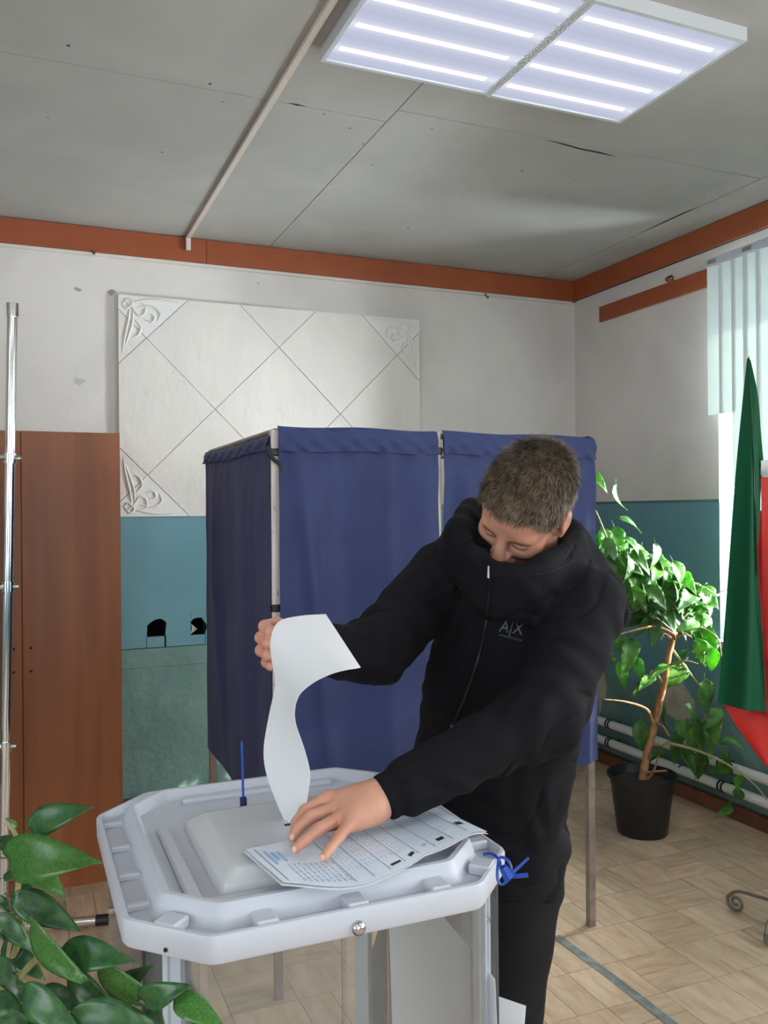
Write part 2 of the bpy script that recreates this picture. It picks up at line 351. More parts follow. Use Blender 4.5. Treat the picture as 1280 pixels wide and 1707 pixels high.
for x0, x1, za, zb in ((.606, .609, .846, .90), (.700, .709, .846, .905), (.914, .917, .85, .90), (.838, .8395, .99, 1.02), (.917, .9185, .99, 1.03)):
    structure('saw_cut', box(x0, x1, YF-.0006, YF, za, zb), MT['hole'], wb)
structure('board_joint', box(XL, XW, YW-.003, YW, .8425, .846), MT['hole'], wb)
# a scrap of lath inside the right hole
structure('lath_scrap', prism([(.842, .90), (.88, .925), (.845, .955), (.85, .93)], YW+.02, YW+.03, lambda u, v, w: (u, w, v)), MT['plaster_bare'], wb)
structure('paint_ledge', box(XL, XW, YW-.006, YW, .742, .842, bev=.002), MT['wall_teal_rough'], wb)

# right wall with window openings
HW = [(W1[0], W1[1], WZ[0], WZ[1]), (W2[0], W2[1], WZ[0], WZ[1]), (W3[0], W3[1], WZ[0], WZ[1])]
wr = rects_wall('wall_right', YB, YW, 0, ZC, HW, [(0, 0), (.55, 1), (PAINT, 2)], lambda bm, a, b, c, d, th: box(XW, XW+th, a, b, c, d, bm), 'right window wall painted white above and teal below', .36)
structure('paint_line', box(XW-.0015, XW, W1[1]+.002, YW, PAINT-.006, PAINT+.010), mat('dark_teal_line', srgb(76, 112, 114), .5), wr)
def blob(cy, cz, ry, rz, n=18, sd=1):
    r = np.random.default_rng(sd); k = 1+.28*r.standard_normal(n); k = (k+np.roll(k, 1))/2
    return [(cy+ry*k[i]*math.cos(2*math.pi*i/n), cz+rz*k[i]*math.sin(2*math.pi*i/n)) for i in range(n)]
for px, py, ry, rz, sd in ((1128, 1160, .10, .17, 3), (1000, 1140, .05, .16, 5), (1150, 1235, .05, .04, 8), (1240, 1180, .05, .06, 9)):
    c = onX(px, py, XW)
    structure('bare_patch', prism(blob(c[1], c[2], ry, rz, sd=sd), XW-.002, XW, lambda u, v, w: (w, u, v)), MT['plaster_bare'], wr)
wl_ = rects_wall('wall_left', YB, YW, 0, ZC, [(W4[0], W4[1], WZ[0], WZ[1])], [(0, 0), (.55, 1), (PAINT, 2)], lambda bm, a, b, c, d, th: box(XL-th, XL, a, b, c, d, bm), 'left wall of the room, white above and teal below', .3)
#'left wall of the room, white plaster', cat='wall')
rects_wall('wall_rear', XL, XW+.3, 0, ZC, [(W5[0], W5[1], WZ[0], WZ[1])], [(0, 0), (.55, 1), (PAINT, 2)], lambda bm, a, b, c, d, th: box(a, b, YB-th, YB, c, d, bm), 'wall behind the viewer, white above and teal below', .3)
#'wall behind the viewer, white plaster', cat='wall')
# cornice boards
c1 = structure('trim_1', box(XL, XW, YW-.02, YW, 2.884, ZC-.002), MT['dark_gap'], label='brown painted board running under the ceiling on the back wall', cat='trim')
for a, b in ((XL, -1.6), (-1.6, .935), (.935, XW-.001)):
    structure('board', box(a+.001, b-.001, YW-.028, YW-.019, 2.884, ZC-.004, bev=.001), MT['brown'], c1)
structure('board_lip', box(XL, XW-.03, YW-.016, YW, 2.868, 2.884), MT['wall_white'], c1)
c2 = structure('trim_2', box(XW-.02, XW, YB, YW-.02, 2.889, ZC-.002), MT['dark_gap'], label='brown painted board under the ceiling on the window wall', cat='trim')
for a, b in ((YB, .4), (.4, YW-.028)): structure('board', box(XW-.028, XW-.019, a+.001, b-.001, 2.889, ZC-.004, bev=.001), MT['brown'], c2)
c3 = structure('trim_3', box(XW-.022, XW, 3.47, 4.376, 2.700, 2.792, bev=.002), MT['brown'], label='short brown board fixed to the wall beside the blind', cat='trim')
# old nail hooks and plaster crumbs below the cornice
for px, py in ((154, 418), (810, 492)):
    c = onY(px, py, YW-.03)
    o = obj('wall_hook', tube(spline([c+[0, .03, .02], c, c+[.006, -.012, -.02], c+[.012, -.006, -.006]], 5), .004, 6), MT['base_brown'], None, 'rusty bent hook under the brown board, %s' % ('nearer the left edge' if px < 500 else 'nearer the room corner'), 'hook', 'hooks below the brown board')
c = onX(1118, 465, XW-.012)
obj('wall_hook', tube([c, c+[-.03, 0, -.004]], [.022, .012], 10), MT['base_brown'], None, 'rusty round stub above the short brown board', 'hook')
for px, py, r in ((129, 482, .016), (185, 487, .02), (132, 636, .03), (430, 472, .006)):
    c = onY(px, py, YW-.001); structure('wall_scar', prism(blob(c[0], c[2], r, r*.7, 12, int(px)), YW-.0012, YW, lambda u, v, w: (u, w, v)), mat('scar%d' % px, srgb(158, 152, 146) if r < .03 else srgb(190, 184, 178), .9), wb)
# baseboard and heating pipes
structure('baseboard_right', box(XW-.05, XW, YB, YW, 0, .07, bev=.006), MT['base_brown'], label='worn brown skirting along the window wall', cat='baseboard')
structure('baseboard_back', box(XL, XW-.05, YW-.03, YW, 0, .07, bev=.004), MT['base_brown'], label='worn brown skirting along the back wall', cat='baseboard')
for nm, z, r in (('upper', .268, .0245), ('lower', .157, .0245)):
    t = thing('heating_pipe', '%s of the two white heating pipes along the window wall' % nm, 'pipe', (XW-.07, YW-.1, z), 'heating pipes on the window wall')
    obj('pipe', tube([(XW-.07, YW-.01, z), (XW-.07, 1.0, z), (XW-.07, -1.5, z)], r, 16), MT['pipe'], t, smooth=True)
    for y in (4.24, 3.34, 2.3):
        for dy in (-.012, .012):
            obj('clamp', tube([(XW-.07, y+dy-.005, z), (XW-.07, y+dy+.005, z)], r+.004, 16), MT['black'], t)
        obj('bracket', box(XW-.05, XW, y-.01, y+.01, z-.008, z+.008), MT['black'], t)

# windows: frames, panes, sill, vertical blinds
for n, W in enumerate((W1, W2, W3)):
    wn = structure('window_%d' % (n+1), box(XW+.24, XW+.30, W[0], W[1], WZ[1]-.07, WZ[1]), MT['lid'], label=['white framed window behind the flag and the vertical blind', 'window in the right wall beside the viewer', 'window in the right wall behind the viewer'][n], cat='window')
    for (a, b, c, d) in ((W[0], W[1], WZ[0], WZ[0]+.07), (W[0], W[0]+.06, WZ[0], WZ[1]), (W[1]-.06, W[1], WZ[0], WZ[1]), ((W[0]+W[1])/2-.04, (W[0]+W[1])/2+.04, WZ[0], WZ[1])):
        obj('window_frame', box(XW+.24, XW+.30, a, b, c, d, bev=.004), MT['lid'], wn)
    for a, b in ((W[0]+.06, sum(W)/2-.04), (sum(W)/2+.04, W[1]-.06)): obj('pane', box(XW+.265, XW+.271, a, b, WZ[0]+.07, WZ[1]-.07), MT['glass'], wn)
    obj('window_sill', box(XW-.06, XW+.24, W[0]-.03, W[1], WZ[0]-.03, WZ[0]), MT['lid'], wn)
w4 = structure('window_4', box(XL-.26, XL-.20, W4[0], W4[1], WZ[1]-.07, WZ[1]), MT['lid'], label='added unseen window in the left wall, for fill light', cat='window')  # window added out of view to go with the left fill
for a, c in ((WZ[0], WZ[0]+.07), (1.8-.03, 1.83)): obj('window_frame', box(XL-.26, XL-.20, W4[0], W4[1], a, c), MT['lid'], w4)
for y in (W4[0], sum(W4)/2-.04, W4[1]-.08): obj('window_frame', box(XL-.26, XL-.20, y, y+.08, WZ[0], WZ[1]), MT['lid'], w4)
for a, c in ((W4[0]+.08, sum(W4)/2-.04), (sum(W4)/2+.04, W4[1]-.08)): obj('pane', box(XL-.235, XL-.229, a, c, WZ[0]+.07, WZ[1]-.07), MT['glass'], w4)
w5 = structure('window_5', box(W5[0], W5[1], YB-.26, YB-.20, WZ[1]-.07, WZ[1]), MT['lid'], label='added unseen window in the wall behind the viewer, for fill light', cat='window')  # window added out of view to go with the rear fill
for a, c in ((WZ[0], WZ[0]+.07), (1.8-.03, 1.83)): obj('window_frame', box(W5[0], W5[1], YB-.26, YB-.20, a, c), MT['lid'], w5)
for y in (W5[0], sum(W5)/2-.04, W5[1]-.08): obj('window_frame', box(y, y+.08, YB-.26, YB-.20, WZ[0], WZ[1]), MT['lid'], w5)
for a, c in ((W5[0]+.08, sum(W5)/2-.04), (sum(W5)/2+.04, W5[1]-.08)): obj('pane', box(a, c, YB-.235, YB-.229, WZ[0]+.07, WZ[1]-.07), MT['glass'], w5)
def blind(label, W, short):
    bl = thing('vertical_blind', label, 'blind', (XW-.10, sum(W)/2, 2.78), 'vertical blinds on the window wall')
    ye = W[1]-.035 if short else W[1]+.15
    obj('head_rail', box(XW-.125, XW-.075, W[0]-.15, ye, 2.765, 2.80, bev=.004), MT['lid'], bl)
    for y in (ye-.055, ye-.28, ye-.58): obj('rail_clip', box(XW-.127, XW-.12, y-.03, y+.03, 2.77, 2.792, bev=.002), MT['steel'], bl)
    y = ye-.01; k = 0
    while y > W[0]-.2:
        zb = .82
        if short: zb = 2.02 if y > 3.25 else (1.66 if y > 2.86 else .82)
        a = math.radians(9+4*math.sin(k*2.3)); wdt = .102
        def sl(u, v, y=y, a=a, zb=zb):
            s = (v-.5)*wdt; return (XW-.10-math.sin(a)*s+.006*math.cos((v-.5)*3), y-.045+math.cos(a)*s, 2.765-(2.765-zb)*u)
        obj('slat', gridmesh(sl, 8, 5, .0008), MT['blind'], bl, smooth=True); y -= .078; k += 1
blind('white vertical blind with hanging fabric slats behind the flag', W1, True)
blind('closed white vertical blind on the window beside the viewer', W2, False)
blind('closed white vertical blind on the window behind the viewer', W3, False)

# ------------------------------------------------------------------ ceiling lights and cable duct
def diffuser_mat(y0, sp):
    """prismatic cover with the glow of four strips painted into its emission: brightest at each strip"""
    m = bpy.data.materials.new('prismatic_diffuser'); m.use_nodes = True; nt = m.node_tree; L = nt.links; nt.nodes.remove(nt.nodes['Principled BSDF'])
    def N(t, **k):
        n = nt.nodes.new(t)
        for a, v in k.items(): setattr(n, a, v)
        return n
    tc = N('ShaderNodeTexCoord'); sx = N('ShaderNodeSeparateXYZ'); L.new(tc.outputs['Object'], sx.inputs[0])
    a = N('ShaderNodeMath', operation='SUBTRACT'); a.inputs[1].default_value = y0; L.new(sx.outputs[1], a.inputs[0])
    d = N('ShaderNodeMath', operation='DIVIDE'); d.inputs[1].default_value = sp; L.new(a.outputs[0], d.inputs[0])
    f = N('ShaderNodeMath', operation='FRACT'); L.new(d.outputs[0], f.inputs[0])
    cr = N('ShaderNodeValToRGB'); L.new(f.outputs[0], cr.inputs[0]); el = cr.color_ramp.elements
    lo, hi = (.60, .64, .82, 1), (.95, .98, 1.1, 1)  # strip glow put into the emission colour as brighter bands
    el[0].position = 0; el[0].color = lo; el[1].position = 1; el[1].color = lo
    for q, c in ((.25, (.66, .70, .88, 1)), (.5, hi), (.75, (.66, .70, .88, 1))): e = el.new(q); e.color = c
    v = N('ShaderNodeTexVoronoi'); v.inputs['Scale'].default_value = 120; v.inputs['Randomness'].default_value = 0; L.new(tc.outputs['Object'], v.inputs['Vector'])
    mr = N('ShaderNodeMapRange'); mr.inputs['From Max'].default_value = .7; mr.inputs['To Min'].default_value = 1.04; mr.inputs['To Max'].default_value = .68; L.new(v.outputs['Distance'], mr.inputs[0])
    e = N('ShaderNodeEmission'); L.new(cr.outputs[0], e.inputs[0]); L.new(mr.outputs[0], e.inputs[1]); L.new(e.outputs[0], nt.nodes['Material Output'].inputs[0]); return m
def ceil_light(x0, x1, y0, y1, label):
    t = thing('ceiling_light', label, 'lamp', ((x0+x1)/2, (y0+y1)/2, ZC-.04), 'square light panels on the ceiling')
    z0, z1 = ZC-.042, ZC; f = .014
    bm = bmesh.new()
    for a, b, c, d in ((x0, x1, y0, y0+f), (x0, x1, y1-f, y1), (x0, x0+f, y0+f, y1-f), (x1-f, x1, y0+f, y1-f)): box(a, b, c, d, z0, z1, bm)
    obj('frame', bm, MT['lamp_frame'], t)
    n = 4; L = (y1-y0); sp = L*.94/n; ys = y0+.03*L
    obj('diffuser', box(x0+f, x1-f, y0+f, y1-f, z0+.006, z0+.009), diffuser_mat(ys, sp), t)
    for k in range(n):
        yc = ys+(k+.5)*sp; obj('led_strip', box(x0+.035, x1-.055, yc-.0085, yc+.0085, z0+.004, z0+.006), MT['led'], t)
ceil_light(1.490, 2.055, 1.995, 2.602, 'square prismatic light panel on the ceiling, nearer the window')
ceil_light(.888, 1.4885, 1.995, 2.594, 'square prismatic light panel on the ceiling, beside the white cable duct')
for x0, y0, lb in ((1.45, -.75, 'window side'), (.85, -.75, 'beside the duct'), (-1.0, -.75, 'left of the duct'), (-1.6, -.75, 'nearest the left wall')):
    ceil_light(x0, x0+.595, y0, y0+.6, 'added unseen fill light panel on the ceiling behind the viewer, '+lb)  # four unseen panels added overhead as extra light from the front
cd = thing('cable_duct', 'slim white cable duct crossing the ceiling to the brown board', 'cable duct', (.836, 4.62, ZC))
obj('duct', box(.824, .848, YB+.1, YW-.03, ZC-.014, ZC-.0005, bev=.002), MT['duct'], cd)
obj('duct_end', box(.824, .848, YW-.05, YW-.029, ZC-.075, ZC-.010, bev=.002), MT['duct'], cd)

# ------------------------------------------------------------------ decorative foam panel on the back wall
PX0, PX1, PZ0, PZ1 = .478, 2.189, 1.533, 2.678
wp = thing('wall_panel', 'cream foam tile panel with scroll corners on the back wall', 'wall panel', ((PX0+PX1)/2, YW, PZ0))
Hh, Ww = PZ1-PZ0, PX1-PX0; D = .7135; leg = .356
def clip(poly, n, c):   # keep n.p <= c
    out = []
    for i in range(len(poly)):
        a, b = poly[i], poly[(i+1) % len(poly)]; da, db = a[0]*n[0]+a[1]*n[1]-c, b[0]*n[0]+b[1]*n[1]-c
        if da <= 0: out.append(a)
        if da*db < 0: t = da/(da-db); out.append((a[0]+t*(b[0]-a[0]), a[1]+t*(b[1]-a[1])))
    return out
us = [leg+D*k for k in range(-1, 6)]; vs = [leg-Hh+D*k for k in range(-1, 6)]
corner_tiles = []
for i in range(len(us)-1):
    for j in range(len(vs)-1):
        P = [(0, 0), (Ww, 0), (Ww, Hh), (0, Hh)]; gp = .0022
        for n, c in (((1, 1), us[i+1]-gp), ((-1, -1), -us[i]-gp), ((1, -1), vs[j+1]-gp), ((-1, 1), -vs[j]-gp)):
            P = clip(P, n, c)
            if len(P) < 3: break
        if len(P) < 3: continue
        ar = abs(sum(P[k][0]*P[(k+1) % len(P)][1]-P[(k+1) % len(P)][0]*P[k][1] for k in range(len(P))))/2
        if ar < .003: continue
        cx, cz = np.mean([p[0] for p in P]), np.mean([p[1] for p in P])
        isc = (cx < .16 or cx > Ww-.16) and (cz < .16 or cz > Hh-.16)
        pr = .027+.003*rng.random()
        bm = prism(P, YW-pr, YW-.001, lambda u, v, w: (PX0+u, w, PZ1-v))
        o = obj('tile', bm, MT['tile_corner'] if isc else MT['tile_foam'], wp)
        if isc: corner_tiles.append((o, cx < Ww/2, cz < Hh/2, pr))
for o, left, top, pr in corner_tiles:     # acanthus scroll relief
    def W(u, v): return np.array([PX0+u if left else PX1-u, YW-pr-.001, PZ1-v if top else PZ0+v])
    for pts in ([(.03, .03), (.06, .05), (.10, .10), (.13, .09), (.135, .05), (.11, .035)], [(.06, .06), (.05, .13), (.03, .22), (.02, .30)], [(.075, .07), (.07, .14), (.05, .21), (.03, .27)],
                [(.06, .04), (.15, .018), (.25, .016), (.31, .02)], [(.10, .06), (.17, .05), (.21, .08), (.20, .12)], [(.02, .05), (.05, .02), (.07, .04), (.04, .07), (.02, .05)], [(.08, .12), (.11, .16), (.10, .2), (.07, .22)], [(.13, .12), (.17, .13), (.18, .10), (.15, .09)]):
        P = spline([W(*p) for p in pts], 6); r = .006*np.sin(np.linspace(.25, math.pi-.15, len(P)))+.002
        obj('scroll', tube(P, r, 6), MT['tile_corner'], o, smooth=True)

# ------------------------------------------------------------------ wardrobe
wd = thing('wardrobe', 'tall brown wood-veneer wardrobe against the back wall', 'wardrobe', (0.0, 3.9, 0))
wx0, wx1, wy, wh = -.39, .395, 3.807, 1.889
bm = box(wx0, wx1, wy+.018, YW-.07, .06, wh); box(wx0+.02, wx1-.02, wy+.05, YW-.1, 0, .06, bm)
obj('carcass', bm, MT['wood'], wd)
for a, b in ((wx0, .0065), (.0095, wx1)):
    dr = obj('door', box(a, b, wy, wy+.017, .065, wh, bev=.0012), MT['wood'], wd)
    for z in (1.005, .91): obj('screw_hole', tube([((.04 if a > 0 else -.025), wy-.001, z), ((.04 if a > 0 else -.025), wy+.004, z)], .006, 10), MT['dark_gap'], dr)
obj('plinth', box(wx0+.01, wx1-.005, wy+.012, wy+.03, 0, .064), MT['wood'], wd)

# ------------------------------------------------------------------ chrome display stand at the left edge
pb = onz(4, 1562, 0); pb = np.array([pb[0], pb[1], 0])
ds = thing('display_stand', 'chrome tubular display stand at the left edge by the wardrobe', 'display stand', pb)
ptop = at(21, 508, float((pb-ORG)@FW))
obj('pole', tube([pb+[0, 0, .02], ptop], .019, 20), MT['chrome'], ds, smooth=True)
obj('pole_cap', tube([ptop-[0, 0, .045], ptop+[0, 0, .004]], .0225, 20), MT['chrome'], ds, smooth=True)
fe = onz(176, 1533, .03); fd = fe-(pb+[0, 0, .03]); fd /= np.linalg.norm(fd); perp = np.array([-fd[1], fd[0], 0])
obj('foot', tube([pb+[0, 0, .03]-fd*.35, fe-fd*.03], .017, 16), MT['chrome'], ds, smooth=True)
obj('foot_cap', tube([fe-fd*.035, fe+fd*.01], .020, 16), MT['black'], ds, smooth=True)
for z in (1.755, 1.285, .70):
    q = pb+(ptop-pb)*(z/ptop[2]); cl = obj('clamp', tube([q-[0, 0, .018], q+[0, 0, .018]], .024, 16), MT['chrome'], ds, smooth=True)
    obj('clamp_screw', tube([q, q+np.array(RT)*.035, q+np.array(RT)*.042], [.010, .010, .006], 12), MT['steel'], cl, smooth=True)
    obj('panel_arm', tube([q, q+np.array([-.93, -.36, 0])*.05], .010, 8), MT['chrome'], ds)
pd = np.array([-.93, -.36, 0]); A0 = pb+pd*.045; A1 = pb+pd*.70
def board(z0, z1, th): return gridmesh(lambda u, v: (A0+(A1-A0)*u)*[1, 1, 0]+np.array([0, 0, z0+(z1-z0)*v])+fd*th, 2, 2, .006)
obj('glass_panel', board(.55, 1.85, 0), MT['glass'], ds)
obj('poster', board(1.30, 1.80, .008), MT['poster'], ds); obj('poster', board(.75, 1.25, .008), MT['poster'], ds)

# ------------------------------------------------------------------ voting booth
bx0, bxm, bx1, by0, by1 = .750, 1.330, 1.952, 2.675, 3.67
vb = thing('voting_booth', 'navy cloth voting booth on grey metal posts behind the man', 'voting booth', ((bx0+bx1)/2, (by0+by1)/2, 0))
ZT, ZB = 1.822, .615
for x, y, m in ((bx0, by0, 'chippedpost'), (bxm, by0, 'duct'), (bx1, by0, 'greypost'), (bx0, by1, 'greypost'), (bx1, by1, 'greypost')):
    zlo = 0 if x != bxm else .60
    if x == bxm: p = obj('post', box(x-.009, x+.009, y-.010, y+.010, .62, ZT-.004, bev=.002), MT['duct'], vb)
    elif x == bx0 and y == by0:
        obj('post', box(x-.014, x+.014, y-.013, y+.013, .60, ZT-.01, bev=.002), MT['chippedpost'], vb); obj('post_leg', box(x-.013, x+.013, y-.012, y+.012, 0, .60, bev=.002), MT['greypost'], vb)
    else: obj('post', box(x-.014, x+.014, y-.013, y+.013, 0, ZT-.02, bev=.002), MT['greypost'], vb)
for (x0, y0, x1, y1) in ((bx0, by0, bx1, by0), (bx0, by0, bx0, by1), (bx1, by0, bx1, by1), (bx0, by1, bx1, by1)):
    obj('rail', tube([(x0, y0, ZT-.015), (x1, y1, ZT-.015)], .010, 8), MT['greypost'], vb)
def curtain(P0, P1, seed, sag=(0, 0), nrm=(0, -1), zb=ZB, corner=0.0, amp=1.0):
    P0, P1 = np.array(P0), np.array(P1); nx, ny = nrm; r = np.random.default_rng(seed); ph = r.random(12)*6.28
    Lh = np.linalg.norm(P1-P0)
    def fn(u, v):
        xy = P0+(P1-P0)*u; s = u*Lh
        top = ZT-sag[0]*(1-u)-sag[1]*u+.004*math.sin(u*9+ph[0])
        bot = zb+.012*math.sin(u*5+ph[1])+corner*(1-u)**2
        z = top+(bot-top)*v; hem = min(1, v*4)*min(1, (u+.02)*10)*min(1, (1.02-u)*10)
        o = amp*((.016*math.sin(s*13+ph[2]+v*1.8)+.006*math.sin(s*27+ph[3]-v*2.2)*(1-.5*v)+.034*math.exp(-((u-.10-.22*v)/.05)**2)*min(1, v*3)*math.exp(-v*.9))*hem
             + .004*math.sin(s*60+ph[4]+v*30)*math.exp(-v*9)+.0035*abs(math.sin(v*math.pi*4.0))**6+.004*abs(math.cos(s*math.pi/.19))**14+.004*math.sin(v*23+s*8+ph[5])*math.exp(-((v-.5)/.5)**2))
        o += .016*math.exp(-((u)/.03)**2)*0
        return (xy[0]+nx*(.018+o), xy[1]+ny*(.018+o), z)
    return gridmesh(fn, 70, 90, .0012)
def hemband(P0, P1, seed, sag=(0, 0), nrm=(0, -1), h=.085):
    P0, P1 = np.array(P0), np.array(P1); nx, ny = nrm; r = np.random.default_rng(seed); ph = r.random(4)*6.28; Lh = np.linalg.norm(P1-P0)
    def fn(u, v):
        xy = P0+(P1-P0)*u; s = u*Lh; top = ZT+.002-sag[0]*(1-u)-sag[1]*u+.003*math.sin(u*9+ph[0])
        a = v*1.0; o = .020*math.sin(min(1, v*2.2)*math.pi/2)+.012+.004*math.sin(s*45+v*7+ph[1])*v+.003*math.sin(s*90-v*9+ph[2])*v
        return (xy[0]+nx*(o-.004), xy[1]+ny*(o-.004), top+.004*math.sin(min(1, v*3)*math.pi)-h*v)
    return gridmesh(fn, 90, 12, .0012)
for P0, P1, sd, sag, nrm, zb, cn in (((bx0+.008, by0), (bxm-.010, by0), 1, (0, .001), (0, -1), ZB, 0), ((bxm+.012, by0), (bx1+.02, by0), 2, (.001, .006), (0, -1), ZB+.0, 0), ((bx0, by1), (bx0, by0-.012), 3, (.02, .03), (-1, 0), ZB-.07, .0), ((bx1, by0), (bx1, by1), 4, (.0, .03), (1, 0), ZB, 0)):
    c = obj('curtain', curtain(P0, P1, sd, sag, nrm, zb, cn, .4 if sd == 3 else 1.0), MT['navy'], vb, smooth=True)
    obj('hem', hemband(P0, P1, sd, sag, nrm, .08 if sd != 3 else .05), MT['navy'], c, smooth=True)
for x, z, hw in ((bx0, 1.74, .020), (bx0, 1.245, .016), (bxm, 1.755, .013)):
    obj('tie_strap', box(x-hw, x+hw, by0-.018, by0+.016, z-.012, z+.012, bev=.003), MT['black'], vb)
obj('tie_strap', tube(spline([(bx0-.03, by0-.02, 1.76), (bx0-.01, by0-.02, 1.72), (bx0+.012, by0-.022, 1.70), (bx0+.02, by0-.02, 1.66)], 5), .007, 6), MT['black'], vb)

# ------------------------------------------------------------------ ballot box
BX0, BX1, BY0, BY1, BCH = .124, .724, 1.118, 1.756, .100
bxc, byc = (BX0+BX1)/2, (BY0+BY1)/2
def octo(off):
    a, b, c = (BX1-BX0)/2-off, (BY1-BY0)/2-off, BCH-.586*off
    P = [(a-c, -b), (a, -b+c), (a, b-c), (a-c, b), (-a+c, b), (-a, b-c), (-a, -b+c), (-a+c, -b)]
    return [(bxc+x, byc+y) for x, y in P]
def rounded_octo(off, r=.012, n=4):
    P = octo(off); out = []
    for i in range(8):
        p0, p1, p2 = np.array(P[i-1]), np.array(P[i]), np.array(P[(i+1) % 8]); a = p1+(p0-p1)/np.linalg.norm(p0-p1)*r; b = p1+(p2-p1)/np.linalg.norm(p2-p1)*r
        for t in np.linspace(0, 1, n): out.append((1-t)**2*a+2*t*(1-t)*p1+t*t*b)
    return out
bb = thing('ballot_box', 'white-lidded clear ballot box on aluminium legs in the foreground', 'ballot box', (bxc, byc, 0))
LT = 1.0
prof = [(.012, LT-.037), (.004, LT-.038), (.001, LT-.034), (0, LT-.004), (.002, LT), (.007, LT+.001), (.010, LT-.002), (.013, LT-.014), (.040, LT-.012), (.044, LT-.008), (.051, LT+.014), (.055, LT+.018), (.063, LT+.018), (.067, LT+.014), (.074, LT-.001), (.080, LT-.003)]
bm = bmesh.new(); rings = [[bm.verts.new((x, y, z)) for x, y in rounded_octo(o)] for o, z in prof]; n = len(rings[0])
for i in range(len(rings)-1):
    for j in range(n): bm.faces.new((rings[i][j], rings[i][(j+1) % n], rings[i+1][(j+1) % n], rings[i+1][j]))
bm.faces.new(rings[-1]); bm.faces.new(rings[0][::-1])
lid = obj('lid', bm, MT['lid'], bb, smooth=True)
def on_lid(name, b, m='lid'): return obj(name, b, MT[m], lid)
# clip tabs bridging the channel
for x in (.303, .433, .563):
    on_lid('tab', box(x-.016, x+.016, BY0+.010, BY0+.048, LT-.014, LT+.003, bev=.003))
for y in (1.27, 1.38, 1.50, 1.62):
    on_lid('tab', box(BX0+.010, BX0+.045, y-.006, y+.006, LT-.014, LT-.004, bev=.002)); on_lid('tab', box(BX1-.045, BX1-.010, y-.012, y+.012, LT-.014, LT+.002, bev=.003))
for cx, cy, an in ((.185, 1.190, -46), (.660, 1.184, 46)):
    b = box(-.018, .018, -.018, .018, LT-.014, LT+.003, bev=.003); bmesh.ops.rotate(b, verts=b.verts[:], cent=(0, 0, 0), matrix=Matrix.Rotation(math.radians(an), 3, 'Z')); bmesh.ops.translate(b, verts=b.verts[:], vec=(cx, cy, 0)); on_lid('tab', b)
# stiffening bars inside the lid
for x0, x1, y in ((.235, .395, 1.212), (.43, .615, 1.212)): on_lid('rib', box(x0, x1, y-.011, y+.011, LT-.004, LT+.008, bev=.006, seg=2))
on_lid('rib', box(.215, .237, 1.235, 1.54, LT-.004, LT+.004, bev=.004)); on_lid('rib', box(.28, .58, 1.655, 1.675, LT-.004, LT+.008, bev=.006, seg=2))
# slot flap: bevelled block with a slit
fx0, fx1, fy0, fy1 = .262, .60, 1.236, 1.548
bm = bmesh.new(); R4 = lambda i: [(fx0+i, fy0+i), (fx1-i, fy0+i), (fx1-i, fy1-i), (fx0+i, fy1-i)]
def rr(i, r=.02, n=4):
    P = R4(i); out = []
    for k in range(4):
        p0, p1, p2 = np.array(P[k-1]), np.array(P[k]), np.array(P[(k+1) % 4]); a = p1+(p0-p1)/np.linalg.norm(p0-p1)*r; b = p1+(p2-p1)/np.linalg.norm(p2-p1)*r
        for t in np.linspace(0, 1, n): out.append((1-t)**2*a+2*t*(1-t)*p1+t*t*b)
    return out
rings = [[bm.verts.new((x, y, z)) for x, y in rr(o)] for o, z in ((0, LT-.004), (.004, LT+.012), (.022, LT+.024), (.027, LT+.026), (.034, LT+.026))]; n = len(rings[0])
for i in range(len(rings)-1):
    for j in range(n): bm.faces.new((rings[i][j], rings[i][(j+1) % n], rings[i+1][(j+1) % n], rings[i+1][j]))
bm.faces.new(rings[-1])
fp = obj('slot_flap', bm, MT['flap'], bb, smooth=True)
obj('slot', box(.405, .54, 1.395, 1.403, LT+.0262, LT+.0267), MT['dark_gap'], fp)
kc = np.array([.428, BY0-.001, .974])
kb = bmesh.new(); bmesh.ops.create_uvsphere(kb, u_segments=20, v_segments=12, radius=.0105)
for v in kb.verts: v.co = (kc[0]+v.co.x, kc[1]+v.co.y*.8, kc[2]+v.co.z)
obj('lock_knob', kb, MT['steel'], bb, smooth=True)
# legs on the four chamfers and clear walls between them
bodyz0 = .30
def chamfer_mid(i, off):
    P = octo(off); a, b = np.array(P[i]), np.array(P[(i+1) % 8]); return (a+b)/2, (b-a)/np.linalg.norm(b-a)
for i in (0, 2, 4, 6):
    m, d = chamfer_mid(i, .012); nn = np.array([d[1], -d[0]]); wd2 = .0145
    b = bmesh.new()
    prof2 = [m+d*s+nn*t for s, t in ((-wd2, 0), (-wd2*.45, 0), (-wd2*.4, -.004), (wd2*.4, -.004), (wd2*.45, 0), (wd2, 0), (wd2, -.022), (-wd2, -.022))]
    prism([tuple(p) for p in prof2], 0.0, LT-.030, bm=b)
    lg = obj('leg', b, MT['alu'], bb)
    obj('bolt', tube([np.append(m+nn*.004, .915), np.append(m-nn*.002, .915)], .004, 10), MT['steel'], lg)
P = octo(.022)
for i in (1, 3, 5, 7):
    a, b = np.array(P[i]), np.array(P[(i+1) % 8]); d = (b-a)/np.linalg.norm(b-a); nn = np.array([d[1], -d[0]]); a = a-d*.02; b = b+d*.02
    obj('clear_wall', prism([tuple(a), tuple(b), tuple(b-nn*.003), tuple(a-nn*.003)], bodyz0, LT-.037), MT['box_clear'], bb)
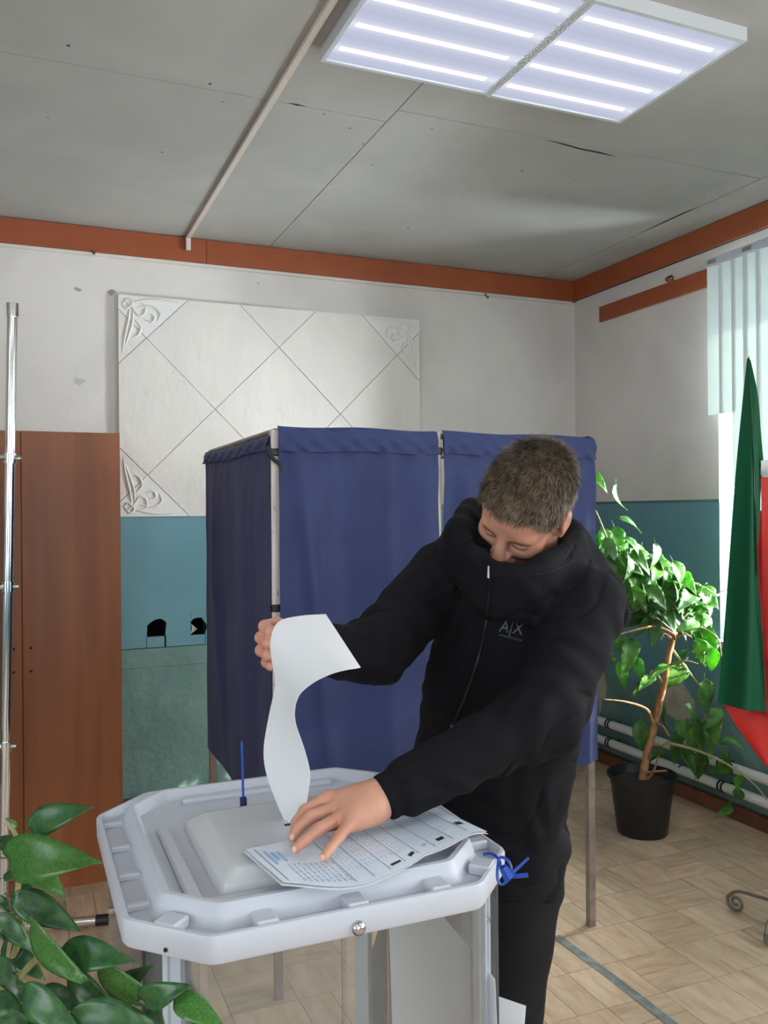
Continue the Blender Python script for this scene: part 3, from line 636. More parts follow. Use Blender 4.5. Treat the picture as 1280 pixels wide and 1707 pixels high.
for i in (0, 2, 4, 6):
    a, b = np.array(P[i]), np.array(P[(i+1) % 8]); d = (b-a)/np.linalg.norm(b-a); nn = np.array([d[1], -d[0]])
    for s0, s1 in ((a+d*.012, a+d*.048), (b-d*.048, b-d*.012)): obj('clear_wall', prism([tuple(s0), tuple(s1), tuple(s1-nn*.003), tuple(s0-nn*.003)], bodyz0, LT-.037), MT['box_clear'], bb)
obj('box_bottom', prism(octo(.022), bodyz0-.02, bodyz0), MT['lid'], bb)
hp, hd = chamfer_mid(6, 0)
obj('screw_slot', tube([np.append(hp, .972)+[-.001, -.001, 0], np.append(hp, .972)+[.002, .002, 0]], .003, 8), MT['black'], lid)
# white notice sheet standing inside the right half of the box, one corner bent out
def notice(u, v):
    x = .622+.050*u+.006*math.sin(v*4); y = 1.47-.31*u
    return (x, y, .33+.60*v-.10*u*v)
obj('paper_sheet', gridmesh(notice, 12, 12, .0006), MT['paper'], None, 'large white sheet standing inside the clear ballot box', 'paper', smooth=True)
cp = at(846, 1690, 1.42)
obj('paper_sheet', gridmesh(lambda u, v: cp+camv0(-.02+.045*v*(1-u*.2)*(1 if u < .5 else 1.5-u), .03-.12*u, .03*v), 8, 6, .0006), MT['paper'], None, 'bent white paper corner sticking out beside the box leg', 'paper', smooth=True)
# seals
sp = np.array([.372, 1.552, LT+.018])
se = thing('seal', 'blue upright plastic seal standing at the slot flap', 'seal', sp, 'blue plastic seals on the ballot box')
obj('seal_block', box(sp[0]-.006, sp[0]+.006, sp[1]-.005, sp[1]+.005, LT-.003, LT+.032, bev=.002), MT['bluedark'], se)
obj('seal_tail', tube(spline([sp+[0, 0, .01], sp+[-.001, 0, .06], sp+[-.002, .002, .115]], 6), [.0024]*12+[.0020], 8), MT['blue'], se, smooth=True)
s2 = at(848, 1443, 1.27)
se = thing('seal', 'looped blue plastic seal tied at the lid corner', 'seal', s2, 'blue plastic seals on the ballot box')
def L2(pts, d0=1.262): return [at(x, y, d0+dd) for x, y, dd in pts]
obj('seal_loop', tube(spline(L2([(806, 1424, .03), (820, 1424, .02), (832, 1434, .0), (836, 1452, -.012), (846, 1464, -.014), (852, 1450, -.012), (846, 1434, -.006), (833, 1430, .0), (829, 1450, -.006), (830, 1468, -.010), (838, 1474, -.012), (852, 1462, -.012)]), 8), .0022, 8), MT['blue'], se, smooth=True)
obj('seal_block', tube(L2([(838, 1445, -.018), (848, 1462, -.018)]), [.006, .010], 6), MT['blue'], se)
obj('seal_tail', tube(L2([(848, 1460, -.018), (864, 1446, -.02), (881, 1430, -.02)]), [.0026, .0026, .002], 8), MT['blue'], se, smooth=True)
obj('seal_tail', tube(L2([(848, 1461, -.018), (866, 1460, -.02), (880, 1459, -.02)]), .0034, 4), MT['blue'], se)

# ------------------------------------------------------------------ ballot papers
ZP = LT+.0285
def paper_xy(u, v):
    a = np.array([.337, 1.172])*(1-u)+np.array([.676, 1.196])*u; b = np.array([.316, 1.305])*(1-u)+np.array([.655, 1.345])*u
    a = a+np.array([.0, -.040])*math.sin(math.pi*min(1, u*1.5))**1.0*(1 if u < .66 else 0); return a*(1-v)+b*v
def ballot(u, v, dz=0):
    p = paper_xy(u, v); z = ZP+.002-.010*math.exp(-((u-.28)/.2)**2)*(1-v)+.014*math.exp(-((u-.93)/.12)**2)*(1-v*.3)-.004*math.exp(-((u-.6)/.15)**2)*(1-v)
    return np.array([p[0], p[1], z+.003+dz])
pp = thing('ballot_paper', 'printed pale blue ballot sheet lying under the hand', 'paper', (.5, 1.25, ZP), 'ballot papers')
obj('sheet', gridmesh(lambda u, v: ballot(u, v), 40, 16, .0005), MT['ballot'], pp, smooth=True)
obj('under_sheet', gridmesh(lambda u, v: ballot(u, v, -.0025)+[-.004+.004*u, -.004*(1-v), 0], 40, 12, .0004), MT['paper'], pp, smooth=True)
def inkstrip(u0, v0, u1, v1, wid, m, dz=.0006, n=14):
    d = np.array([u1-u0, v1-v0]); Lx = np.array([.35, .14]); t = d*Lx; t /= np.linalg.norm(t); nrm = np.array([-t[1], t[0]])/Lx*wid/2
    vs, fs = [], []
    for k in range(n):
        q = np.array([u0, v0])+d*k/(n-1)
        for sg in (-1, 1): a = np.clip(q+sg*nrm, 0, 1); vs.append(ballot(a[0], a[1], dz))
        if k: fs.append((2*k-2, 2*k-1, 2*k+1, 2*k))
    return vs, fs
def merge(lst):
    V_, F_ = [], []
    for vs, fs in lst:
        o = len(V_); V_ += vs; F_ += [tuple(i+o for i in f) for f in fs]
    return pydata(V_, F_)
lines = [inkstrip(.03, .06, .03, .94, .0012, 0), inkstrip(.985, .1, .985, .94, .0010, 0)]
for u in (.30, .385, .47, .56, .65, .74, .83, .91): lines.append(inkstrip(u, .05, u, .95, .0010, 0))
obj('printed_lines', merge(lines), MT['ink'], pp)
txt = []; r = np.random.default_rng(4)
for u in np.linspace(.10, .29, 9):
    v = .08
    while v < .5: l = r.uniform(.02, .07); txt.append(inkstrip(u, v, u, min(.5, v+l), .0022, 0, n=3)); v += l+.02
for u0 in (.31, .395, .48, .57, .66, .75, .84):
    for k in range(4):
        v = .22+r.uniform(0, .05)
        while v < .8: l = r.uniform(.03, .09); txt.append(inkstrip(u0+.012+.018*k, v, u0+.012+.018*k, v+l, .0009, 0, n=3)); v += l+.025
obj('printed_text', merge(txt), mat('pale_ink', srgb(176, 188, 206), .8), pp)
for a in ((.49, .10, .545, .10, .005), (.60, .10, .635, .12, .007), (.775, .16, .81, .16, .009), (.92, .3, .955, .3, .012)): obj('printed_mark', merge([inkstrip(*a, 0)]), MT['inkdark'], pp)
obj('blue_stamp', merge([inkstrip(.06, .5, .06, .85, .004, 0), inkstrip(.085, .60, .085, .8, .005, 0), inkstrip(.11, .55, .11, .8, .004, 0), inkstrip(.70, .16, .72, .18, .006, 0)]), MT['bluestamp'], pp)

# curled sheet held in the right hand, going into the slot
LR = [((476, 1372, 1.475), (506, 1378, 1.42)), ((458, 1330, 1.482), (512, 1335, 1.40)), ((443, 1285, 1.487), (517, 1290, 1.385)), ((440, 1245, 1.487), (508, 1250, 1.37)), ((449, 1190, 1.485), (492, 1200, 1.355)), ((459, 1140, 1.483), (497, 1163, 1.345)), ((453, 1100, 1.478), (520, 1140, 1.335)), ((451, 1068, 1.472), (552, 1124, 1.325)), ((464, 1037, 1.475), (578, 1117, 1.328)), ((500, 1027, 1.483), (591, 1115, 1.335)), ((543, 1024, 1.490), (601, 1113, 1.345))]
SL = spline([at(*a) for a, b in LR], 5); SR = spline([at(*b) for a, b in LR], 5); NS = len(SL)
def sheet(u, v):
    i = min(int(u*(NS-1)), NS-2); t = u*(NS-1)-i; a = SL[i]*(1-t)+SL[i+1]*t; b = SR[i]*(1-t)+SR[i+1]*t
    up = np.array([0, 0, 1.0]); sg = .010*math.sin(math.pi*v)*(1-abs(2*u-1)); return a*(1-v)+b*v+FW*sg
hs = obj('ballot_paper', gridmesh(sheet, 70, 14, .0005), MT['paper'], None, 'blank white sheet curling over as the man feeds it in', 'paper', 'ballot papers', smooth=True)

# ------------------------------------------------------------------ flag on an iron stand
fb = np.array([2.56, 2.36, 0.0])
fg = thing('flag', 'green, white and red flag on a stand by the window', 'flag', fb)
ft = at(1250, 612, 3.1)
obj('pole', tube([fb+[0, 0, .05], ft*.15+np.append(fb[:2], ft[2])*.85-[0, 0, .02]], .012, 12), MT['wood'], fg, smooth=True)
# cloth: hangs from the tip; rows in height, three colour bands that wrap from left to right
def cloth_edge(pts): return spline([at(x, y, d) for x, y, d in pts], 8)
GL = cloth_edge([(1245, 598, 3.08), (1236, 680, 3.05), (1224, 800, 3.02), (1213, 950, 3.0), (1206, 1060, 2.99), (1198, 1172, 2.98)])
GM = cloth_edge([(1248, 594, 3.05), (1252, 680, 2.98), (1258, 800, 2.95), (1263, 950, 2.93), (1270, 1060, 2.93), (1276, 1187, 2.94)])
GR = cloth_edge([(1251, 600, 3.06), (1264, 660, 3.0), (1269, 720, 3.0), (1273, 770, 3.0), (1284, 900, 3.02), (1296, 1187, 3.03)])
def between(A, B, bul, seed):
    n = len(A)
    def fn(u, v):
        i = min(int(u*(n-1)), n-2); t = u*(n-1)-i; a = A[i]*(1-t)+A[i+1]*t; b = B[i]*(1-t)+B[i+1]*t
        return a*(1-v)+b*v-FW*(bul*math.sin(math.pi*v)*(.3+u)+.012*math.sin(v*9+u*4+seed)*u)
    return fn
obj('green_band', gridmesh(between(GL, GM, .03, 0), 40, 16, .0008), MT['flag_green'], fg, smooth=True)
gf = between(GM, GR, -.02, 1)
obj('green_band', gridmesh(lambda u, v: gf(u*.62*(1-.0*v), v), 24, 8, .0008), MT['flag_green'], fg, smooth=True)
obj('seam', tube(GM[6:]-FW*.002, .0022, 6), mat('flag_seam', srgb(14, 66, 42), .7), fg)
WA = cloth_edge([(1268, 768, 2.985), (1269, 782, 2.985), (1270, 796, 2.985)]); WB = cloth_edge([(1296, 764, 3.0), (1297, 780, 3.0), (1298, 794, 3.0)])
obj('white_band', gridmesh(between(WA, WB, .01, 2), 6, 8, .0008), MT['flag_white'], fg, smooth=True)
RA = cloth_edge([(1268, 796, 2.985), (1271, 900, 2.975), (1273, 1060, 2.975), (1276, 1190, 2.975)]); RB = cloth_edge([(1302, 792, 3.0), (1306, 900, 3.0), (1310, 1060, 3.0), (1314, 1190, 3.0)])
obj('red_band', gridmesh(between(RA, RB, .01, 3), 20, 8, .0008), MT['flag_red'], fg, smooth=True)
RA = cloth_edge([(1205, 1172, 3.02), (1225, 1205, 3.02), (1255, 1250, 3.02), (1290, 1296, 3.02)]); RB = cloth_edge([(1310, 1172, 3.04), (1312, 1210, 3.04), (1314, 1260, 3.04), (1316, 1300, 3.04)])
obj('red_band', gridmesh(between(RA, RB, .02, 4), 20, 14, .0008), MT['flag_red'], fg, smooth=True)
BR = cloth_edge([(1232, 860, 3.06), (1226, 1000, 3.05), (1215, 1172, 3.04)]); BR2 = cloth_edge([(1272, 850, 3.06), (1276, 1000, 3.05), (1290, 1180, 3.05)])
obj('red_band', gridmesh(between(BR, BR2, -.01, 5), 16, 10, .0008), MT['flag_red'], fg, smooth=True)
# scrolled wrought-iron feet
obj('hub', lathe([(.02, .05), (.028, .055), (.028, .14), (.018, .15)], fb, 16), MT['iron'], fg, smooth=True)
for tx, ty in ((2.515, 2.545), (2.42, 2.29), (2.62, 2.17), (2.72, 2.44)):
    dv = np.array([tx-fb[0], ty-fb[1]]); Ld = np.linalg.norm(dv); dv /= Ld; Pq = [(0.02, .10), (Ld*.45, .095), (Ld-.02, .085), (Ld+.018, .055)]
    for k in range(0, 15): a = math.radians(20-k*38); rr_ = .036*(1-k/17); Pq.append((Ld-.012+rr_*math.cos(a), .040+rr_*math.sin(a)))
    P3 = [np.array([fb[0]+dv[0]*q[0], fb[1]+dv[1]*q[0], q[1]]) for q in Pq]; obj('scroll_foot', tube(spline(P3, 4), .0065, 8), MT['iron'], fg, smooth=True)

# ------------------------------------------------------------------ plants
def leaf_mesh(name, L, Wd, m, droop=.25, fold=.25, serr=0.0, quilt=0.0, nu=11, nv=7, pet=.25):
    def fn(u, v):
        s = (v-.5)*2; prof = math.sin(math.pi*min(1, u*.97+.015)**.72)**.9*(1-.15*u); w_ = Wd/2*prof*(1+serr*math.sin(u*46))
        x = L*u; z = -droop*L*u*u+fold*abs(s)*w_-quilt*abs(math.sin(u*16+abs(s)*2.4))*(1-abs(s)*.3)*.05*L*prof
        return (x+pet*L, s*w_, z+.06*L*math.sin(u*3+s))
    me = gridmesh(fn, nu, nv, .006*L); bm = bmesh.new(); bm.from_mesh(me)
    bpy.data.meshes.remove(me)
    if pet: tube([(0, 0, .01*L), (pet*L*.5, 0, .015*L), (pet*L*1.05, 0, .002)], [.011*L, .010*L, .008*L], 5, bm)
    me = bpy.data.meshes.new(name); bm.to_mesh(me); bm.free(); me.materials.append(m); me.polygons.foreach_set('use_smooth', [True]*len(me.polygons)); return me
def place_leaf(me, parent, base, tip, roll=0.0, scale=1.0, normal=None):
    base, tip = np.array(base), np.array(tip); x = tip-base; L = np.linalg.norm(x); x /= L
    up = np.array([0, 0, 1.0]) if normal is None else np.array(normal, float); z = up-x*np.dot(up, x)
    if np.linalg.norm(z) < .05: z = np.array([1.0, 0, 0])-x*x[0]
    z /= np.linalg.norm(z); y = np.cross(z, x); c, s_ = math.cos(roll), math.sin(roll); y, z = y*c+z*s_, z*c-y*s_
    o = bpy.data.objects.new('leaf', me); COL.objects.link(o); o.parent = parent
    Mx = Matrix.Identity(4); b = base-np.array(parent['_w'])
    for i in range(3): Mx[i][0], Mx[i][1], Mx[i][2], Mx[i][3] = x[i]*scale, y[i]*scale, z[i]*scale, b[i]
    o.matrix_local = Mx; return o
# potted hibiscus by the window
pc = onz(1068, 1397, 0)+np.array([.058, .06, 0]); pc[2] = 0
hb = thing('potted_hibiscus', 'leafy hibiscus tree in a black plastic pot by the window', 'potted plant', pc)
obj('pot', lathe([(.112, 0), (.117, .005), (.150, .265), (.163, .268), (.165, .283), (.156, .285), (.150, .27), (.14, .235)], pc, 40), MT['black'], hb, smooth=True)
obj('soil', lathe([(.141, .232), (.138, .243), (.10, .250), (.04, .255)], pc, 24), MT['soil'], hb, smooth=True)
PD = float((pc-ORG)@FW)
def zp(x, y, dd=0): return at(940+x*.398, 760+y*.398, PD+dd)
trunk_pts = [pc+np.array([-.0, 0, .235]), zp(345, 1260), zp(385, 1100, .02), zp(420, 940, .0), zp(440, 830), zp(468, 720)]
tr = spline(trunk_pts, 6); obj('trunk', tube(tr, np.linspace(.020, .013, len(tr))*(1+.08*np.sin(np.arange(len(tr))*2)), 10), MT['trunk'], hb, smooth=True)
branches = [[(465, 745, 0), (400, 690, -.05), (330, 640, -.08), (250, 520, -.10), (200, 400, -.10), (150, 270, -.06), (112, 180, -.02), (108, 95, 0)], [(462, 720, 0), (520, 660, .05), (600, 630, .1), (650, 575, .1), (690, 555, .1)], [(465, 760, 0), (560, 720, -.1), (640, 760, -.15), (660, 840, -.15)],
    [(372, 1115, 0), (345, 1060, -.03), (260, 1030, -.08), (170, 1020, -.10)], [(390, 1120, 0), (420, 1140, -.05), (440, 1175, -.07)], [(375, 1215, 0), (405, 1215, -.05), (440, 1195, -.08)], [(325, 1330, 0), (380, 1322, -.05), (430, 1318, -.08)], [(335, 1370, 0), (375, 1320, -.03), (395, 1255, -.05)],
    [(430, 1200, -.05), (560, 1235, -.1), (690, 1295, -.15), (790, 1370, -.2), (850, 1440, -.25)], [(460, 745, 0), (380, 715, -.1), (275, 735, -.15), (150, 775, -.15)], [(465, 735, 0), (430, 640, .0), (400, 560, .05), (340, 470, .05)], [(465, 735, 0), (480, 600, .05), (430, 500, .08)], [(430, 880, 0), (500, 860, -.05), (560, 870, -.1)], [(420, 960, 0), (370, 900, -.03), (350, 960, -.05)], [(445, 800, 0), (540, 930, .08), (600, 1020, .12), (580, 1130, .1)], [(455, 770, 0), (420, 745, -.06), (405, 770, -.08)], [(455, 770, 0), (500, 745, -.06), (535, 760, -.08)]]
for k, br in enumerate(branches):
    P = spline([zp(*b) for b in br], 6); obj('branch', tube(P, np.linspace(.008, .003, len(P)), 6), MT['trunk'] if k in (3, 4, 5, 6, 7, 9, 15, 16) else MT['twig'], hb, smooth=True)
allb = np.vstack([spline([zp(*b) for b in br], 6) for br in branches]+[tr[18:]])
LF = [leaf_mesh('leaf', .14, .082, MT['leaf'], d, f, .045, q) for d, f, q in ((.45, .3, .9), (.65, .2, 1.1), (.3, .4, .8), (.8, .35, 1.0))]
spots = [(150, 90), (215, 165), (120, 175), (270, 260), (180, 335), (250, 375), (150, 400), (335, 400), (395, 410), (205, 490), (310, 470), (230, 430), (270, 520), (370, 480), (430, 470), (340, 540), (280, 580), (400, 545), (480, 520), (440, 580), (500, 600), (560, 610), (610, 640), (390, 610), (330, 640), (270, 640), (300, 680), (380, 650), (430, 640), (470, 690), (380, 720), (530, 700), (590, 690), (640, 740), (560, 740), (640, 570), (600, 800), (620, 850), (500, 820), (430, 870), (470, 915), (520, 870), (240, 790), (215, 840), (280, 820), (240, 895), (310, 885), (320, 970), (350, 940), (600, 985), (580, 1010), (545, 1060), (630, 1090), (520, 1110), (600, 1140), (640, 1170), (560, 1160), (470, 1190), (425, 1250), (530, 1270), (560, 1230), (490, 1230), (570, 1290), (690, 1265), (720, 1300), (740, 1360), (830, 1440), (850, 1400), (700, 1180), (660, 1130), (320, 1165), (420, 1110), (350, 590), (300, 540), (460, 620), (250, 560), (520, 640), (410, 690), (600, 600), (450, 540), (370, 580), (290, 440), (560, 660), (620, 700), (680, 790), (220, 610), (330, 500), (480, 660)]
for _ in range(75):
    t_ = rng.random(); spots.append((190+t_*420+rng.normal(0, 60), 420+t_*230+rng.normal(0, 75)))
for (x, y) in spots:
    dd = rng.uniform(-.16, .14) if y < 760 else rng.uniform(-.1, .1); c = zp(x, y, dd)
    near = allb[np.argmin(np.linalg.norm(allb-c, axis=1))]; out = c-near; out /= np.linalg.norm(out)+1e-6
    dirn = out*.5+np.array([rng.normal(0, .35), rng.normal(0, .35), -.45+rng.normal(0, .25)])-FW*.2; dirn /= np.linalg.norm(dirn)
    sc_ = rng.uniform(.75, 1.2)*(.8 if y < 300 else 1)*(.85 if x > 680 else 1); base = c-dirn*.13*.75*sc_
    base[0] = min(base[0], XW-.20); dirn[0] = min(dirn[0], .2)
    place_leaf(LF[rng.integers(4)], hb, base, base+dirn, rng.normal(0, .5), sc_, normal=np.array([0, 0, .9])-FW*.6+rng.normal(0, .3, 3))
# foreground ficus, lower left
fc = np.array([-.13, .98, 0])
fi = thing('potted_ficus', 'dark green ficus in the near left corner of the view', 'potted plant', fc)
obj('pot', lathe([(.10, 0), (.105, .005), (.14, .24), (.148, .245), (.148, .26), (.135, .26), (.13, .22)], fc, 32), mat('terracotta', srgb(150, 88, 62), .8), fi, smooth=True)
obj('soil', lathe([(.131, .215), (.12, .225), (.05, .23)], fc, 20), MT['soil'], fi)
P = spline([fc+[0, 0, .22], fc+[.01, 0, .6], at(10, 1700, .95), at(15, 1600, .93)], 6); obj('trunk', tube(P, np.linspace(.014, .007, len(P)), 8), MT['trunk'], fi, smooth=True)
for br in ([(15, 1600, .93), (30, 1480, .92), (28, 1400, .90), (10, 1370, .9)], [(12, 1660, .94), (60, 1600, .9), (100, 1600, .88), (160, 1650, .86), (230, 1668, .85), (280, 1662, .84)], [(15, 1620, .93), (40, 1540, .92), (50, 1500, .9)], [(10, 1690, .95), (80, 1690, .88), (150, 1700, .85)]):
    P = spline([at(*b) for b in br], 6); obj('branch', tube(P, np.linspace(.004, .0018, len(P)), 6), MT['twig'], fi, smooth=True)
LK = [leaf_mesh('leaf', 1.0, .42, m, dr, .22, 0, 0, 13, 7, .10) for m, dr in ((MT['leaf2'], .15), (MT['leaf2'], .3), (MT['leaf3'], .2))]
fl_ = [(40, 1385, 137, 1345, .90, 0), (0, 1430, 125, 1434, .88, 2), (38, 1446, 105, 1484, .9, 2), (8, 1490, 128, 1545, .87, 0), (42, 1518, 112, 1640, .86, 2), (95, 1588, 205, 1598, .86, 0), (152, 1600, 252, 1682, .85, 2), (105, 1608, 190, 1702, .86, 0), (228, 1668, 300, 1650, .84, 0), (282, 1660, 366, 1704, .83, 2), (100, 1690, 268, 1712, .80, 0), (18, 1612, 78, 1700, .84, 1), (-20, 1590, 40, 1660, .88, 1), (0, 1465, 60, 1450, .95, 1), (10, 1545, -20, 1610, .9, 1), (20, 1475, 60, 1500, .95, 1), (-10, 1520, 50, 1580, .92, 1), (30, 1640, 120, 1720, .82, 0), (-20, 1660, 40, 1730, .85, 1), (245, 1672, 275, 1740, .85, 1), (60, 1560, 90, 1600, .95, 2), (30, 1380, 12, 1365, .92, 2), (-10, 1400, 45, 1420, .93, 1), (0, 1560, 60, 1625, .95, 0), (60, 1660, 130, 1670, .9, 1), (160, 1690, 230, 1740, .84, 0), (-15, 1690, 60, 1705, .8, 0), (200, 1655, 225, 1625, .9, 1), (120, 1640, 150, 1690, .92, 1), (20, 1520, -15, 1490, .93, 0)]
for (x0, y0, x1, y1, d, k) in fl_:
    a, b = at(x0, y0, d), at(x1, y1, d-.02+rng.normal(0, .02)); L = np.linalg.norm(b-a)
    place_leaf(LK[k], fi, a, b, rng.normal(0, .45), L/1.05, normal=np.array([0, 0, .75])-FW*.8)

# ------------------------------------------------------------------ signed-distance modelling for the man
def smin(a, b, k):
    if k <= 0: return np.minimum(a, b)
    h = np.maximum(k-np.abs(a-b), 0)/k; return np.minimum(a, b)-h*h*k*.25
class Cap:
    def __init__(s, a, b, ra, rb, k=.01):
        s.a, s.b, s.ra, s.rb, s.k = np.array(a, float), np.array(b, float), ra, rb, k; s.c = (s.a+s.b)/2; s.R = np.linalg.norm(s.b-s.a)/2+max(ra, rb)
    def d(s, p):
        ba = s.b-s.a; pa = p-s.a; t = np.clip((pa@ba)/(ba@ba+1e-12), 0, 1); return np.sqrt(((pa-t[:, None]*ba)**2).sum(1))-(s.ra+(s.rb-s.ra)*t)
class Ell:
    def __init__(s, c, ax, r, k=.01):
        s.c, s.A, s.r, s.k = np.array(c, float), np.array(ax, float), np.array(r, float), k; s.R = max(r)
    def d(s, p):
        q = (p-s.c)@s.A.T; k0 = np.sqrt(((q/s.r)**2).sum(1)); k1 = np.sqrt(((q/s.r**2)**2).sum(1))+1e-9
        return np.where(k0 < 1e-6, -s.r.min(), k0*(k0-1)/k1)
class Loft:
    """stations: (centre, width direction, half width, half depth)"""
    def __init__(s, st, k=.02):
        s.C = np.array([q[0] for q in st]); s.W = np.array([q[1] for q in st]); s.a = np.array([q[2] for q in st]); s.b = np.array([q[3] for q in st]); s.k = k
        s.ax = s.C[-1]-s.C[0]; s.L = np.linalg.norm(s.ax); s.ax /= s.L; s.t = (s.C-s.C[0])@s.ax/s.L; s.c = s.C.mean(0); s.R = s.L/2+max(s.a.max(), s.b.max())+.08
    def d(s, p):
        pr = (p-s.C[0])@s.ax/s.L; t = np.clip(pr, 0, 1); c = np.stack([np.interp(t, s.t, s.C[:, i]) for i in range(3)], 1); w_ = np.stack([np.interp(t, s.t, s.W[:, i]) for i in range(3)], 1)
        w_ -= (w_@s.ax)[:, None]*s.ax; w_ /= np.linalg.norm(w_, axis=1)[:, None]; n = np.cross(s.ax, w_)
        a, b = np.interp(t, s.t, s.a), np.interp(t, s.t, s.b); q = p-c; x, y = (q*w_).sum(1), (q*n).sum(1); e = np.abs(pr-t)*s.L
        g = (np.abs(x/a)**2.4+np.abs(y/b)**2.4)**(1/2.4); d = (g-1)*np.minimum(a, b); return np.where(e > 0, np.sqrt(np.maximum(d, 0)**2+e*e)+0*d, d)
def evalsdf(groups, p, c=None, r=None, disp=None):
    d = np.full(len(p), .5)
    for kg, sign, prims in groups:
        g = None
        for q in prims:
            if c is not None and np.linalg.norm(q.c-c)-q.R > r+.05: continue
            v = q.d(p); g = v if g is None else smin(g, v, q.k)
        if g is None: continue
        d = smin(d, g, kg) if sign > 0 else -smin(-d, g, kg)
    if disp is not None: d = d+disp(p)
    return d
CORN = np.array([(i, j, k) for i in (0, 1) for j in (0, 1) for k in (0, 1)]); EDG = [(a, b) for a in range(8) for b in range(a+1, 8) if np.abs(CORN[a]-CORN[b]).sum() == 1]
def sdf_mesh(groups, h, disp=None, cut=None):
    prims = [q for k, s_, P in groups for q in P if s_ > 0]; lo = np.min([q.c-q.R for q in prims], 0)-.02; hi = np.max([q.c+q.R for q in prims], 0)+.02
    B = 8; bs = B*h; nb = np.ceil((hi-lo)/bs).astype(int); N = nb*B+4
    I = np.stack(np.meshgrid(*[np.arange(n) for n in nb], indexing='ij'), -1).reshape(-1, 3)
    act = []
    SB = 6
    key = (I//SB)@np.array([1, 1000, 1000000])
    for u in np.unique(key):
        J = I[key == u]; pts = lo+(J+.5)*bs; c = pts.mean(0); r = np.linalg.norm(pts-c, axis=1).max()+bs
        d = evalsdf(groups, pts, c, r+.06); act.append(J[np.abs(d) < bs*1.25+.012])
    A = np.vstack(act); vid, vpos, quads = [], [], []
    o9 = np.stack(np.meshgrid(*[np.arange(9)]*3, indexing='ij'), -1).reshape(-1, 3); st = np.array([1, N[0], N[0]*N[1]], dtype=np.int64)
    key = (A//3)@np.array([1, 1000, 1000000]); order = np.argsort(key, kind='stable'); A = A[order]; key = key[order]
    for u in np.unique(key):
        J = A[key == u]; m = len(J); G = (J[:, None, :]*B+o9[None]).reshape(-1, 3); pts = lo+G*h; c = (pts.max(0)+pts.min(0))/2; r = np.linalg.norm(pts.max(0)-c)
        D = evalsdf(groups, pts, c, r, disp).reshape(m, 9, 9, 9); D = np.where(D == 0, 1e-9, D); S = D < 0
        c8 = np.stack([D[:, i:i+8, j:j+8, k:k+8] for i, j, k in CORN], -1); s8 = c8 < 0; mk = s8.any(-1) & ~s8.all(-1)
        w = np.argwhere(mk)
        if len(w):
            v = c8[mk]; acc = np.zeros((len(v), 3)); cnt = np.zeros(len(v))
            for a, b in EDG:
                x = (v[:, a] < 0) != (v[:, b] < 0); t = np.where(x, v[:, a]/(v[:, a]-v[:, b]+1e-15), 0); acc += np.where(x[:, None], CORN[a]+t[:, None]*(CORN[b]-CORN[a]), 0); cnt += x
            g = J[w[:, 0]]*B+w[:, 1:]; vpos.append(lo+(g+acc/cnt[:, None])*h); vid.append((g+1)@st)
        for ax in range(3):
            e = np.eye(3, dtype=int)[ax]; s0 = S[:, :8, :8, :8]; s1 = S[:, e[0]:8+e[0], e[1]:8+e[1], e[2]:8+e[2]]; ww = np.argwhere(s0 != s1)
            if not len(ww): continue
            g = J[ww[:, 0]]*B+ww[:, 1:]+1; f = s0[tuple(ww.T)]; e1, e2 = np.eye(3, dtype=int)[(ax+1) % 3], np.eye(3, dtype=int)[(ax+2) % 3]
            q = np.stack([g@st, (g-e1)@st, (g-e1-e2)@st, (g-e2)@st], 1); q[~f] = q[~f][:, ::-1]; quads.append(q)
    vid = np.concatenate(vid); vpos = np.vstack(vpos); quads = np.vstack(quads); o = np.argsort(vid); vs = vid[o]; ix = np.clip(np.searchsorted(vs, quads), 0, len(vs)-1)
    ok = (vs[ix] == quads).all(1); F_ = o[ix[ok]]
    if cut is not None:
        keep = cut(vpos); F_ = F_[keep[F_].all(1)]
    me = bpy.data.meshes.new('sdf'); me.vertices.add(len(vpos)); me.vertices.foreach_set('co', vpos.astype(np.float32).ravel())
    me.loops.add(F_.size); me.loops.foreach_set('vertex_index', F_.astype(np.int32).ravel()); me.polygons.add(len(F_)); me.polygons.foreach_set('loop_start', np.arange(0, F_.size, 4, dtype=np.int32)); 
    me.update(calc_edges=True); me.validate()
    me.polygons.foreach_set('use_smooth', [True]*len(me.polygons)); return me

# ------------------------------------------------------------------ the man: joints (metres, from his place beside the box)
def camv(r, u, t): return RT*r+UP*u-FW*t          # image right, up, toward the viewer
hF = camv(-.55, -.70, .46); hF /= np.linalg.norm(hF); hS = camv(.82, -.41, .357); hS -= hF*(hS@hF); hS /= np.linalg.norm(hS); hU = camv(-.061, .573, .80); hU -= hF*(hU@hF)+hS*(hU@hS); hU /= np.linalg.norm(hU)
HC = at(876, 846, 1.70)
def hd(s_, u, f): return HC+hS*s_+hU*u+hF*f
HA = np.stack([hS, hU, hF])
neckb = at(880, 965, 1.80); shR = at(738, 962, 1.85); shL = at(975, 1015, 1.67); elR = at(628, 1083, 1.72); wrR = at(503, 1086, 1.575); elL = at(906, 1196, 1.50); wrL = at(640, 1330, 1.405)
pel = at(806, 1345, 1.93); hpL = at(872, 1390, 1.90); hpR = at(742, 1390, 1.98)
ftL = onz(905, 2010, 0); ftR = onz(665, 1960, 0)
knL = at(848, 1665, 1.84); knR = at(662, 1640, 1.93)
ankL = np.array([*at(872, 1900, 1.93)[:2], .09]); ankR = np.array([*at(660, 1880, 2.02)[:2], .09])
def fing(pts, rs, k=.004): return [Cap(at(*a), at(*b), ra, rb, k) for a, b, ra, rb in zip(pts, pts[1:], rs, rs[1:])]
